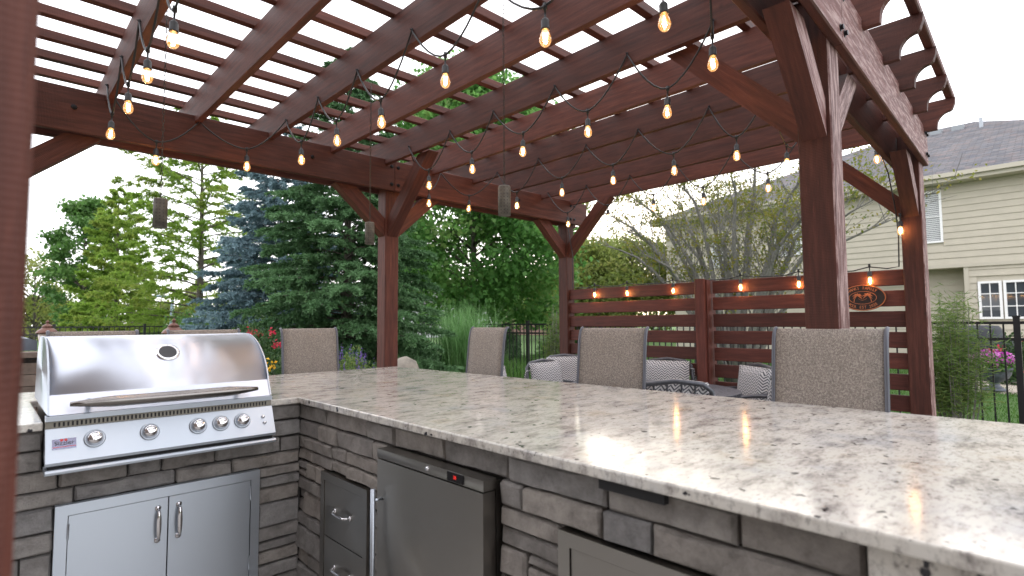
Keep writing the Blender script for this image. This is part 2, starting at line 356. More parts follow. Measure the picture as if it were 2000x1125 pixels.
def stone_wall(u0, u1, levels, openings, place, seed):
    random.seed(seed)
    for a, b in zip(levels[:-1], levels[1:]):
        free = [(u0, u1)]
        for (o0, o1, z0, z1) in openings:
            if z0 < (a+b)/2 < z1:
                nf = []
                for s, e in free:
                    if o1 <= s or o0 >= e: nf.append((s, e)); continue
                    if s < o0: nf.append((s, o0))
                    if o1 < e: nf.append((o1, e))
                free = nf
        for s, e in free:
            u = s
            while u < e-.004:
                w = random.choice([.13, .20, .25, .30, .36, .42])*random.uniform(.85, 1.15)
                if e-u-w < .06: w = e-u
                pieces = [(a, b)]
                if b-a > .08 and w < .2 and random.random() < .3: m_ = a+(b-a)*random.uniform(.4, .6); pieces = [(a, m_), (m_, b)]
                for c, d in pieces:
                    o = put('stone', stone_me(w, d-c), kit, place(u+w/2, (c+d)/2, random.uniform(-.010, .004)))
                u += w
def on_grill_wall(u, z, d):  return Matrix.Translation((u, 2.722+d, z))
def on_bar_wall(u, z, d):    return Matrix.Translation((1.150+d, u, z)) @ Matrix.Rotation(-PI/2, 4, 'Z')
stone_wall(-.62, 1.15, [0, .085, .15, .255, .32, .43, .505, .598, .662, .735, .812, .888], [(.214, .952, 0, .598), (.172, .985, .735, 1)], on_grill_wall, 3)
stone_wall(-.45, 2.745, [0, .12, .19, .30, .365, .47, .53, .612, .668, .728, .806, .886], [(2.02, 2.44, 0, .612), (1.255, 1.885, 0, .806), (.30, 1.006, 0, .728), (-.45, .29, 0, 1)], on_bar_wall, 11)
random.seed(5)
MB().box((1.142, -.45, .0), (1.174, .285, .888)).build('granite_end_panel', M['granite'], kit)
ul = MB().box((1.128, .68, .862), (1.16, .865, .889)).build('undercounter_light', M['dark']); tag(ul, 'flat dark lamp housing tucked under the granite edge', 'lamp')

# ------------------------------------------------------------------ built-in grill
gr = thing('built_in_grill', (.58, 2.7, .735), 'stainless steel gas grill with domed lid set in the counter', 'grill')
X0, X1 = .176, .982
MB().box((.19, 2.70, .74), (.97, 3.40, .94)).build('firebox', M['steel_dark'], gr)
lp = [(2.664, .946), (2.700, 1.018), (2.716, 1.057), (2.744, 1.102), (2.787, 1.145), (2.838, 1.181), (2.897, 1.208), (2.965, 1.226), (3.04, 1.231), (3.22, 1.222), (3.33, 1.14), (3.38, .946)]
def fine(prof, n=4):
    out = []
    for k in range(len(prof)-1):
        p0, p1, p2, p3 = prof[max(k-1, 0)], prof[k], prof[k+1], prof[min(k+2, len(prof)-1)]
        for j in range(n):
            t = j/n; out.append(tuple(.5*(2*p1[i]+(p2[i]-p0[i])*t+(2*p0[i]-5*p1[i]+4*p2[i]-p3[i])*t*t+(-p0[i]+3*p1[i]-3*p2[i]+p3[i])*t**3) for i in range(2)))
    return out+[prof[-1]]
prof = [lp[0]] + fine(lp[1:-1]) + [lp[-1]]
V = [(x, y, z) for x in (X0+.006, X1-.006) for y, z in prof]; n = len(prof)
F = [(k+1, k, n+k, n+k+1) for k in range(n-1)] + [tuple(range(n)), tuple(range(2*n-1, n-1, -1))]
lid_me = mesh('lid', V, F, M['steel_lid']); lid_me.polygons.foreach_set('use_smooth', np.array([False]+[True]*(n-2)+[False]*2)); lid = put('lid', lid_me, gr)
for xa in (X0, X1-.006):                                       # end caps of the lid, a touch proud
    MB().prism([(y-.003 if y < 3 else y+.003, z+.003) for y, z in reversed(prof)], xa, xa+.006, (1, 2, 0)).build('end_cap', M['steel'], lid)
hb = MB(); pts = [(.236+.667*t, 2.615-.02*math.sin(PI*t), .988) for t in [k/16 for k in range(17)]]
hb.tube(pts, [.006+.015*min(1, 5*min(k, 16-k)/16+.15) for k in range(17)], 12); hb.build('lid_handle', M['steel_handle'], lid, True)
for hx in (.30, .84): MB().tube([(hx, 2.61, .988), (hx, 2.69, .99)], .009, 8).build('handle_mount', M['steel'], lid)
th = MB(); th.lathe([(.0, .0), (.046, .0), (.046, .008), (.036, .013), (.034, .010), (0, .010)], n=28, i=0)
tilt = Matrix.Translation((.582, 2.799, 1.155)) @ Matrix.Rotation(math.radians(48), 4, 'X')
gauge = th.build('thermometer', M['chrome'], lid, True, tilt)
MB().lathe([(0, .0105), (.033, .0105), (.033, .0112), (0, .0112)], n=24).build('dial', plain('dial_black', (.03, .03, .035), .2), gauge, False, tilt)
# control panel: sloping face, ledge and vent band above, rolled lip below
def strip(name, pl, m, parent, x0=X0-.004, x1=X1): 
    return MB().prism([(y, z) for y, z in pl], x0, x1, (1, 2, 0)).build(name, m, parent)
cp = strip('control_panel', [(2.655, .898), (2.600, .783), (2.604, .772), (2.62, .770), (2.70, .80), (2.70, .898)][::-1], M['steel'], gr)
strip('ledge', [(2.650, .944), (2.652, .926), (2.70, .926), (2.70, .944)][::-1], M['steel'], gr)
vb = strip('vent_band', [(2.668, .9255), (2.664, .8985), (2.70, .8985), (2.70, .9255)][::-1], plain('vent_bronze', (.13, .12, .10), .4, .7), gr)
for k in range(58):
    xx = .196+k*.0133
    MB().box((xx, 2.6635, .9035), (xx+.0055, 2.6675, .919)).build('vent_slot', M['dark'], vb)
strip('front_lip', [(2.60, .757), (2.594, .750), (2.596, .742), (2.61, .738), (2.70, .74), (2.70, .757)][::-1], M['steel'], gr)
strip('lip_gap', [(2.618, .772), (2.618, .755), (2.70, .755), (2.70, .772)][::-1], M['dark'], gr, X0+.004, X1-.008)
ph = math.atan2(.055, .115)
def on_panel(x, t): return Matrix.Translation((x, 2.655-.055*t, .898-.115*t)) @ Matrix.Rotation(PI/2-ph, 4, 'X')
kp = None
for x in (.316, .494, .668, .757, .845):
    mw = on_panel(x, .43)
    if kp is None:
        k_me = mesh('knob', *(lambda b: (b.V, b.F))(MB().lathe([(0, .004), (.025, .004), (.0265, .012), (.0245, .024), (.019, .031), (.010, .0345), (0, .0352)], n=28)), M['chrome'], smooth=True)
        b_me = mesh('bezel', *(lambda b: (b.V, b.F))(MB().lathe([(.0, -.001), (.033, -.001), (.034, .004), (.030, .007), (.027, .005), (0, .005)], n=28)), M['steel'], smooth=True)
        kp = 1
    k = put('knob', k_me, gr, mw); put('bezel', b_me, k, mw)
for x, t in ((.935, .38), (.939, .60)): MB().lathe([(0, 0), (.008, 0), (.008, .004), (.0055, .009), (0, .010)], n=12).build('igniter_button', M['chrome'], gr, True, on_panel(x, t))
pl = MB().box((-.035, -.019, 0), (.035, .019, .003)).build('name_plate', plain('plate_silver', (.42, .42, .56), .2, .9), gr, False, on_panel(.226, .47))
V, F = text_mesh('Sizzler', .0215, .0006); MB().add([(v.x*1.05, v.y+.002, v.z+.0038) for v in V], F).build('plate_lettering', plain('plate_black', (.01, .01, .012), .4), pl, False, on_panel(.226, .47))
fl = MB()
for cx in (-.008, .004): fl.lathe([(0, 0), (.005, 0), (.005, .0008), (0, .0008)], (cx, .0135, .0031), 10)
fl.box((-.034, -.0125, .0031), (.034, -.0105, .0037)); fl.build('plate_flame', plain('plate_red', (.5, .03, .03), .4), pl, False, on_panel(.226, .47))

# ------------------------------------------------------------------ appliances in the stone
def arc_handle(name, p0, p1, out, m, parent, r=.007, bulge=.026):
    a, b = Vector(p0), Vector(p1); o = Vector(out); pts = [a+(b-a)*t + o*(bulge*min(1, 2.6*math.sin(PI*t)**.8)) for t in [k/10 for k in range(11)]]
    mb = MB().tube([a]+pts[1:-1]+[b], [r*.75]+[r*(.7+.75*math.sin(PI*k/10)) for k in range(1, 10)]+[r*.75], 10)
    for q in (a, b): mb.tube([q, q+o*.006], .011, 10)
    return mb.build(name, m, parent, True)
dd = thing('access_doors', (.583, 2.71, 0), 'pair of stainless steel cabinet doors below the grill', 'cabinet')
f = MB(); f.box((.214, 2.702, .04), (.252, 2.73, .600)); f.box((.914, 2.702, .04), (.952, 2.73, .600)); f.box((.252, 2.702, .560), (.914, 2.73, .600)); f.box((.252, 2.702, .04), (.914, 2.73, .075)); f.box((.25, 2.722, .07), (.92, 2.735, .565), 1)
f.build('frame', [M['steel'], M['dark']], dd)
for xa, xb, hx in ((.255, .5815, .546), (.5865, .911, .622)):
    d = MB().box((xa, 2.705, .079), (xb, 2.72, .557)).build('door', M['steel'], dd)
    arc_handle('handle', (hx, 2.705, .520), (hx, 2.705, .390), (0, -1, 0), M['chrome'], d)
    for hz in (.47, .16): MB().tube([(xa-.001 if hx < .58 else xb+.001, 2.702, hz), (xa-.001 if hx < .58 else xb+.001, 2.702, hz+.06)], .004, 8).build('hinge', M['steel'], d)
dr = thing('drawer_unit', (1.14, 2.232, 0), 'narrow dark steel two-drawer unit in the stone beside the fridge', 'drawers')
f = MB(); f.box((1.128, 2.024, .03), (1.165, 2.056, .611)); f.box((1.128, 2.408, .03), (1.165, 2.442, .611)); f.box((1.128, 2.056, .576), (1.165, 2.408, .611)); f.box((1.128, 2.056, .03), (1.165, 2.408, .065)); f.box((1.15, 2.05, .06), (1.168, 2.41, .58), 1)
f.build('frame', [M['steel_dark'], M['dark']], dr)
for za, zb in ((.338, .573), (.068, .334)):
    d = MB().box((1.132, 2.059, za), (1.149, 2.405, zb)).build('drawer', M['steel_dark'], dr); zc = zb-.108
    arc_handle('handle', (1.132, 2.30, zc), (1.132, 2.165, zc), (-1, 0, 0), M['chrome'], d, .005)
fr = thing('refrigerator', (1.12, 1.57, 0), 'smoky steel under-counter refrigerator with tall bar handle', 'refrigerator')
MB().box((1.14, 1.262, .02), (1.75, 1.876, .800)).build('cabinet', M['steel_dark'], fr)
cap = MB().box((1.088, 1.262, .775), (1.139, 1.876, .808)).build('control_strip', M['steel_dark'], fr)
door = MB().box((1.088, 1.264, .06), (1.137, 1.874, .770)).build('door', M['steel_dark'], fr)
dm = Matrix.Translation((1.0875, 1.395, .7925)) @ Matrix.Rotation(-PI/2, 4, 'Z')
dsp = MB().box((-.040, -.004, -.0145), (.040, .004, .0145)).build('display', plain('display_black', (.008, .008, .01), .15), cap, False, dm)
me_, Ne, Le, be = mat('red_digits'); be.inputs['Emission Color'].default_value = (1, .03, .02, 1); be.inputs['Emission Strength'].default_value = .35; be.inputs['Base Color'].default_value = (.3, .01, .01, 1)
V, F = text_mesh('38', .015, .0004); MB().add([(v.x, -.0045-v.z, v.y) for v in V], F).build('digits', me_, dsp, False, dm)
MB().lathe([(0, 0), (.008, 0), (.008, .004), (.005, .006), (0, .006)], n=14).build('lock', M['chrome'], cap, True, Matrix.Translation((1.088, 1.548, .792)) @ Matrix.Rotation(-PI/2, 4, 'Y'))
hb = MB().tube([(1.05, 1.838, .13), (1.05, 1.838, .672)], .0095, 12)
for z in (.18, .63): hb.tube([(1.05, 1.838, z), (1.09, 1.838, z)], .006, 8)
hb.build('handle', M['steel'], door, True)
ad = thing('access_door', (1.14, .65, 0), 'dull steel cabinet door in the stone at the near end of the bar', 'cabinet')
f = MB(); f.box((1.128, .965, .05), (1.165, 1.004, .726)); f.box((1.128, .302, .05), (1.165, .34, .726)); f.box((1.128, .34, .688), (1.165, .965, .726)); f.box((1.128, .34, .05), (1.165, .965, .09)); f.box((1.15, .33, .08), (1.168, .97, .69), 1)
f.build('frame', [M['steel_dark'], M['dark']], ad)
d = MB().box((1.133, .343, .093), (1.149, .962, .685)).build('door', M['steel_dark'], ad)
arc_handle('handle', (1.133, .41, .60), (1.133, .41, .46), (-1, 0, 0), M['chrome'], d)

# ------------------------------------------------------------------ pergola
pg = thing('pergola', (2.69, 2.6, 0), 'dark red-brown timber pergola with slatted open roof over the kitchen', 'pergola')
ZB, ZT = 2.50, 2.785                      # beams
RB, RT = 2.735, 2.955                     # rafters
def ynear(x): return .715 + (x-2.618)*.041
PX = [-.117, 2.618, 5.17]; S = .14
posts = []
for x in PX:
    posts.append(board('post', (x+S/2, 4.40+S/2, 0), (x+S/2, 4.40+S/2, RB-.01), S, S, pg, up=(0, 1, 0)))
    yn = ynear(x); W = x > 2
    # local frame: x up, z = +Y, y = z cross x = +Y x +Z = +X ; face 0 is the -Y side
    posts.append(board('post', (x+S/2, yn+S/2, 0), (x+S/2, yn+S/2, RB-.01), S, S, pg, up=(0, 1, 0), mats=[M['wood'], M['worn']], faces=[0, 1, 7] if W else None))
bw = .042
for xa, xb in ((-.6, 2.685), (2.689, 5.52)):
    for y in (4.40-bw/2-.001, 4.40+S+bw/2+.001):
        board('beam', (xa, y, (ZB+ZT)/2), (xb, y, (ZB+ZT)/2), bw, ZT-ZB, pg)
    for off, worn in ((-bw/2-.001, True), (S+bw/2+.001, False)):
        # local y for a board along +X with z up is +Y, so the -Y side is octagon face 6
        board('beam', (xa, ynear(xa)+off, (ZB+ZT)/2), (xb if xb < 5 else 5.36, ynear(xb)+off, (ZB+ZT)/2), bw, ZT-ZB, pg, mats=[M['wood'], M['worn']], faces=[6] if worn else None)
RX = [-.50, .01, .53, 1.05, 1.565, 2.08, 2.60, 3.12, 3.64, 4.16, 4.69, 5.22]
def rafter(xc):
    y0, y1 = ynear(xc)-.235, 4.86; h = RT-RB; w = .042
    out = [(y1, RB+.0), (y1, RT)]
    tail = [(y0+.0, RT), (y0+.004, RT-.045), (y0+.018, RT-.085), (y0+.032, RT-.097)] + \
           [(y0+.030+.085*math.sin(a), RT-.097-.095*(1-math.cos(a))) for a in [PI/2*k/7 for k in range(1, 8)]] + [(y0+.117, RB)]
    poly = [(y1, RB), (y1, RT)] + tail
    yc, zc = 2.6, (RB+RT)/2
    # board frame: local x = world Y, local y = -X, local z = up
    V = []
    for s in (-w/2, w/2): V += [(p[0]-yc, -s, p[1]-zc) for p in poly]
    n = len(poly); F = [tuple(range(n-1, -1, -1)), tuple(range(n, 2*n))] + [(k, (k+1) % n, n+(k+1) % n, n+k) for k in range(n)]
    return put('rafter', mesh('rafter', V, F, M['wood']), pg, Matrix.Translation((xc, yc, zc)) @ Matrix.Rotation(PI/2, 4, 'Z'))
for x in RX: rafter(x)
sl_me = board_mesh('slat', 6.15, .050, .052, c=.003)
for k in range(13):
    y = 4.76-.318*k; board('slat', (-.66, y, RT+.0265), (5.49, y, RT+.0265), .050, .052, pg, me=sl_me)
board('slat', (-.66, ynear(-.66)-.20, RT+.0265), (5.32, ynear(5.32)-.20, RT+.0265), .050, .052, pg)
def brace(p_low, p_high, w=.09, h=.135, worn=False, side=(0, 0, 1)):
    """45 degree knee brace with plumb cuts: p_low on the post, p_high under the beam (outer corner points)"""
    a, b = Vector(p_low), Vector(p_high); d = b-a; hor = Vector((d.x, d.y, 0)).normalized(); L = Vector((d.x, d.y, 0)).length; H = d.z; t = h*1.25
    poly = [(0, 0), (0, t), (L-t*L/H if H else L, H), (L, H)]       # in (horizontal, z)
    perp = Vector((-hor.y, hor.x, 0)); xdir = d.normalized(); zdir = perp.cross(xdir)*-1
    mw = Matrix(((xdir.x, perp.x, zdir.x, 0), (xdir.y, perp.y, zdir.y, 0), (xdir.z, perp.z, zdir.z, 0), (0, 0, 0, 1))); mw.translation = a; inv = mw.inverted()
    V = [inv @ (a+hor*u+Vector((0, 0, z))+perp*s) for s in (-w/2, w/2) for u, z in poly]
    F = [(0, 1, 2, 3), (7, 6, 5, 4)] + [(k, k+4, (k+1) % 4+4, (k+1) % 4) for k in range(4)]
    me = mesh('brace', V, F, [M['wood'], M['worn']], [0, 1 if worn else 0]+[0]*4 if not worn else [1, 1, 0, 0, 0, 0])
    me.flip_normals() if False else None
    return put('brace', me, pg, mw)
yA = 4.40+S/2
for x in PX:                                             # along the far beam, both ways
    if x > 0: brace((x, yA, 2.08), (x-.48, yA, ZB), .10)
    if x < 5: brace((x+S, yA, 2.08), (x+S+.48, yA, ZB), .10)
for x in (2.618, 5.17): brace((x+S/2, 4.40, 2.08), (x+S/2, 3.745, RB), .10)
for x in (2.618, 5.17):
    yn = ynear(x); brace((x+S/2, yn+S, 2.08), (x+S/2, yn+S+.66, RB), .10)
    brace((x, yn+S/2, 2.08), (x-.46, yn+S/2-.02, ZB), .10, worn=True)
    if x < 5: brace((x+S, yn+S/2, 2.08), (x+S+.46, yn+S/2+.02, ZB), .10, worn=True)
bm = mesh('bolt', *(lambda b: (b.V, b.F))(MB().lathe([(0, 0), (.017, 0), (.017, .003), (.012, .004), (.012, .014), (0, .015)], n=8)), M['bolt'])
for x in (2.618, 5.17):
    for dx in (.035, .105):
        for z in (ZB+.06, ZT-.06):
            put('bolt', bm, pg, Matrix.Translation((x+dx, 4.40-bw-.001, z)) @ Matrix.Rotation(PI/2, 4, 'X'))
            put('bolt', bm, pg, Matrix.Translation((x+dx, ynear(x+dx)-bw-.001, z)) @ Matrix.Rotation(PI/2, 4, 'X'))
for x in (.35, 1.9, 4.3): put('bolt', bm, pg, Matrix.Translation((x, 4.40-bw-.001, 2.66)) @ Matrix.Rotation(PI/2, 4, 'X'))

# ------------------------------------------------------------------ privacy screen between the right-hand posts
ps = thing('privacy_screen', (5.24, 2.6, 0), 'dark red horizontal-board privacy screen between two pergola posts', 'fence')
zt = 1.68; k = 0
while zt-.13 > .05:
    for ya, yb in ((.965, 2.545), (2.725, 4.395)): board('plank', (5.23, ya, zt-.064), (5.23, yb, zt-.064), .03, .128, ps, mats=M['screen'])
    zt -= .1655; k += 1
board('post', (5.23, 2.635, 0), (5.23, 2.635, 1.69), .17, .14, ps, up=(0, 1, 0), mats=M['screen'])
board('post', (5.135, 2.635, 0), (5.135, 2.635, 1.70), .035, .10, ps, up=(0, 1, 0), mats=M['screen'])
# oval plaque hanging on the screen
sg = thing('oval_plaque', (5.205, 1.25, 1.46), 'dark oval metal plaque with copper palm trees and raised lettering on the screen', 'sign')
sm = Matrix.Translation((5.2, 1.25, 1.462)) @ Matrix.Rotation(-PI/2, 4, 'Z') @ Matrix.Rotation(PI/2, 4, 'X')
M['bronze'] = plain('dark_bronze', (.02, .014, .014), .45, .3, .3, 20); M['copper'] = plain('copper_relief', (.50, .17, .07), .4, .3)
def ell(rx, ry, n=40): return [(rx*math.cos(2*PI*q/n), ry*math.sin(2*PI*q/n)) for q in range(n)]
MB().prism(ell(.165, .108), -.012, .0, (0, 1, 2)).build('plate', M['bronze'], sg, False, sm)
rim = MB(); rim.tube([(a, b, .001) for a, b in ell(.160, .103)]+[(.160, 0, .001)], .0035, 6, cap=False); rim.tube([(a, b, .001) for a, b in ell(.098, .052)]+[(.098, 0, .001)], .0018, 6, cap=False); rim.build('rim', M['copper'], sg, False, sm)
lt = MB()
for txt, top in (('HAWKS FAMILY', True), ('POOL EST 2020', False)):
    n = len(txt)
    for q, ch in enumerate(txt):
        if ch == ' ': continue
        u = (q-(n-1)/2)/n*2.05; ang = PI/2-u*.86 if top else -PI/2+u*.86
        cx, cy = .130*math.cos(ang), .079*math.sin(ang); rot = math.atan2(cy/(.079**2), cx/(.130**2)) - PI/2 if top else math.atan2(cy/(.079**2), cx/(.130**2)) + PI/2
        V, F = text_mesh(ch, .034, .0012); c, s = math.cos(rot), math.sin(rot); lt.add([(cx+v.x*.8*c-v.y*s, cy+v.x*.8*s+v.y*c, v.z+.001) for v in V], F)
lt.build('lettering', M['copper'], sg, False, sm)
pt = MB()
for bx, lean in ((-.050, .020), (.050, -.020)):
    tr = [(bx-lean*.6+lean*1.3*t*t, -.034+.055*t, .002) for t in [k/6 for k in range(7)]]; pt.tube(tr, [.0032-.0015*k/6 for k in range(7)], 6)
    hx, hy = tr[-1][0], tr[-1][1]
    for a in (-.5, .15, .8, 1.5, 2.2, 2.9, 3.6):
        pts = [(hx+.038*t*math.cos(a), hy+.032*t*math.sin(a)-.016*t*t, .003) for t in (0, .35, .7, 1)]; pt.tube(pts, [.003, .0055, .004, .0008], 5)
pt.build('palm_trees', M['copper'], sg, False, sm)
hm = MB(); hm.tube([(-.03, -.006, .002), (-.014, -.017, .002), (0, -.020, .002), (.014, -.017, .002), (.03, -.006, .002)], .0012, 5); hm.build('hammock', M['copper'], sg, False, sm)
lt_o = [o for o in bpy.data.objects if o.name.startswith('lettering')]
for o in lt_o: o['kind'] = 'stuff'
# ------------------------------------------------------------------ string lights
gm, GN, GL, gb = mat('amber_glass'); GN.remove(gb)
tr_ = GN.new('ShaderNodeBsdfTransparent'); tr_.inputs[0].default_value = (1, .92, .80, 1); gl_ = GN.new('ShaderNodeBsdfGlossy'); gl_.inputs['Roughness'].default_value = .05
em_ = GN.new('ShaderNodeEmission'); em_.inputs[0].default_value = (1, .42, .10, 1); em_.inputs[1].default_value = .2
lw = GN.new('ShaderNodeLayerWeight'); lw.inputs[0].default_value = .35
mx1 = GN.new('ShaderNodeMixShader'); GL.new(lw.outputs['Facing'], mx1.inputs[0]); GL.new(tr_.outputs[0], mx1.inputs[1]); GL.new(gl_.outputs[0], mx1.inputs[2])
ads = GN.new('ShaderNodeAddShader'); GL.new(mx1.outputs[0], ads.inputs[0]); GL.new(em_.outputs[0], ads.inputs[1]); GL.new(ads.outputs[0], GN['Material Output'].inputs[0])
fm, FN, FL, fb = mat('hot_filament'); fb.inputs['Emission Color'].default_value = (1, .66, .28, 1); fb.inputs['Emission Strength'].default_value = 14
sock = MB().lathe([(0, .012), (.009, .012), (.009, -.012), (.0045, -.014), (.004, -.045), (.011, -.050), (.0165, -.058), (.0165, -.088), (.0185, -.089), (.0185, -.094), (.012, -.095), (0, -.095)], n=14)
sock_me = mesh('socket', sock.V, sock.F, M['rubber'], smooth=True)
bl = MB().lathe([(.0125, -.090), (.0135, -.100), (.0195, -.114), (.0235, -.129), (.0235, -.139), (.0185, -.152), (.010, -.160), (0, -.162)], n=16)
bulb_me = mesh('glass_bulb', bl.V, bl.F[:-2], gm, smooth=True)
fi = MB(); fi.tube([(-.006, 0, -.105), (-.007, 0, -.125), (-.003, .004, -.138), (.003, -.004, -.138), (.007, 0, -.125), (.006, 0, -.105)], .0030, 6); fi.lathe([(0, -.118), (.007, -.124), (.0085, -.132), (.006, -.141), (0, -.145)], n=8)
fil_me = mesh('filament', fi.V, fi.F, fm, smooth=True)
pl_d = bpy.data.lights.new('bulb_glow', 'POINT'); pl_d.energy = 1.0; pl_d.color = (1, .50, .17); pl_d.shadow_soft_size = .012
def socket(parent, p):
    mw = Matrix.Translation(p) @ Matrix.Rotation(random.uniform(0, 6), 4, 'Z') @ Matrix.Rotation(random.uniform(-.05, .05), 4, 'X')
    s = put('socket', sock_me, parent, mw); put('glass_bulb', bulb_me, s, mw); put('filament', fil_me, s, mw)
    l = bpy.data.objects.new('bulb_glow', pl_d); COL.objects.link(l); l.matrix_basis = mw @ Matrix.Translation((0, 0, -.130)); adopt(l, s)
hook_b = MB().tube([(0, 0, -.004), (0, 0, .010)], .006, 6).tube([(-.012, 0, .004), (.012, 0, .004)], .003, 5)
hook_me = mesh('hook', hook_b.V, hook_b.F, M['rubber'])
def strand(root, pts, bulbs, sag):
    """pts: hook points; bulbs[i]: fraction along span i where a socket hangs (None: no bulb)"""
    cb = MB(); path = []
    for a, b, f, s in zip(pts[:-1], pts[1:], bulbs, sag):
        a, b = Vector(a), Vector(b); f0 = .5 if f is None else f; low = a.lerp(b, f0); low.z = min(a.z, b.z)-s
        for k in range(12):
            t = k/12
            if t < f0: q = t/f0; z = a.z+(low.z-a.z)*(1-(1-q)**1.7)
            else: q = (t-f0)/(1-f0); z = low.z+(b.z-low.z)*(q**1.7)
            p = a.lerp(b, t); p.z = z; path.append(p)
        if f is not None: socket(root, low)
    path.append(Vector(pts[-1])); cb.tube(path, .0052, 6); cb.build('cable', M['rubber'], root, True)
    for p in pts: put('hook', hook_me, root, Matrix.Translation(p))
xr = lambda i: RX[i]-.021-.008
so = thing('string_lights', (2.6, 2.6, 2.75), 'long black string of lit amber bulbs swagged along the pergola rafters', 'string lights')
P = []; B = []; SG = []
def run(x, ys, zs=2.785, sag=.245):
    for y in ys: P.append((x, y, zs + random.uniform(-.012, .012)))
def fillb(n, f=.5, s=.245):
    for _ in range(n): B.append(f+random.uniform(-.03, .03)); SG.append(s+random.uniform(-.02, .02))
run(xr(2), [1.65, 2.2, 2.72, 3.228, 3.727, 4.25], 2.80); fillb(5, .5, .25)
P.append((1.055, 4.343, 2.74)); B.append(.52); SG.append(.22)
run(xr(4), [3.988, 3.449, 2.916, 2.337, 1.74, 1.10]); B.append(.55); SG.append(.19); fillb(5)
P.append((2.06, .98, 2.77)); B.append(.5); SG.append(.24)
run(xr(6), [1.21, 1.72, 2.27, 2.86, 3.37, 3.95]); B.append(.45); SG.append(.22); fillb(5)
P.append((3.20, 4.343, 2.765)); B.append(.6); SG.append(.24)
run(xr(8), [3.96, 3.40, 2.845, 2.33, 1.75, 1.35], 2.775); B.append(.5); SG.append(.23); fillb(5)
run(xr(10), [1.50, 2.05, 2.59, 3.116, 3.675, 4.24], 2.765); B.append(.5); SG.append(.22); fillb(5)
strand(so, P, B, SG)
s2 = thing('string_lights', (5.2, 2.6, 1.68), 'string of lit amber bulbs strung along the top board of the privacy screen', 'string lights')
ybs = [3.989, 3.536, 2.964, 2.25, 1.73, 1.188]
cb = MB(); path = [(5.165, 4.38, 2.50), (5.165, 4.30, 2.1), (5.19, 4.33, 1.70)]
for y in ybs: path += [(5.2, y+.12, 1.688), (5.188, y, 1.712), (5.2, y-.12, 1.69)]
path += [(5.2, .99, 1.70), (5.16, .975, 1.95), (5.155, .985, 2.15), (5.15, 1.02, 2.45), (5.16, 1.09, 2.70)]
cb.tube(path, .0052, 6); cb.build('cable', M['rubber'], s2, True)
for y in ybs: socket(s2, (5.185, y, 1.725))
socket(s2, (5.135, .955, 2.10)); socket(s2, (5.14, 1.09, 2.70))

# ------------------------------------------------------------------ punched tin pendants on chains
def tin_mat():
    m, N, L, b = mat('punched_tin'); tc = N.new('ShaderNodeTexCoord'); sp = N.new('ShaderNodeSeparateXYZ'); L.new(tc.outputs['Object'], sp.inputs[0])
    def mth(op, a, c=None):
        k = N.new('ShaderNodeMath'); k.operation = op
        for i, q in enumerate((a, c)):
            if q is None: continue
            if isinstance(q, (int, float)): k.inputs[i].default_value = q
            else: L.new(q, k.inputs[i])
        return k.outputs[0]
    an = mth('SUBTRACT', mth('FRACT', mth('MULTIPLY', mth('ARCTAN2', sp.outputs[1], sp.outputs[0]), 12/(2*PI))), .5)
    zz = mth('SUBTRACT', mth('FRACT', mth('MULTIPLY', sp.outputs[2], 60)), .5)
    dd_ = mth('ADD', mth('MULTIPLY', an, an), mth('MULTIPLY', zz, zz)); hole = mth('LESS_THAN', dd_, .022)
    v = coords(N, L, (1, 1, 1)); n = noise(N, L, v, 25); r = ramp(N, [(.35, (.06, .053, .042)), (.65, (.13, .115, .095))]); L.new(n, r.inputs[0])
    mx = N.new('ShaderNodeMixRGB'); L.new(hole, mx.inputs[0]); L.new(r.outputs[0], mx.inputs[1]); mx.inputs[2].default_value = (.01, .01, .01, 1)
    L.new(mx.outputs[0], b.inputs['Base Color']); b.inputs['Metallic'].default_value = .1; b.inputs['Roughness'].default_value = .55; return m
M['punched'] = tin_mat()
for (x, y, zb), lab in (((1.9, 2.031, 1.828), 'largest-looking punched tin cylinder hanging over the middle of the bar'), ((1.9, 3.403, 1.828), 'punched tin cylinder hanging beside the post at the counter corner'), ((.633, 3.3, 1.783), 'dark punched tin cylinder hanging above the grill')):
    t = thing('pendant_lantern', (x, y, zb), lab, 'lantern', 'tin cylinders hung on chains from the pergola'); c = Matrix.Translation((x, y, zb))
    MB().lathe([(.030, 0), (.0325, .0), (.0325, .146), (.029, .153), (.008, .157), (0, .157)], n=28).build('cylinder', M['punched'], t, True, c)
    ch = MB(); z = .155; k = 0
    while z+zb < RT-.005:
        pts = []
        for q in range(9):
            a = 2*PI*q/8; u, w = .0055*math.cos(a), .014*math.sin(a); pts.append((u, 0, z+.012+w) if k % 2 else (0, u, z+.012+w))
        ch.tube(pts, .0017, 4, cap=False); z += .0235; k += 1
    o = ch.build('chain', M['chain'], t, False, c); o['kind'] = 'stuff'

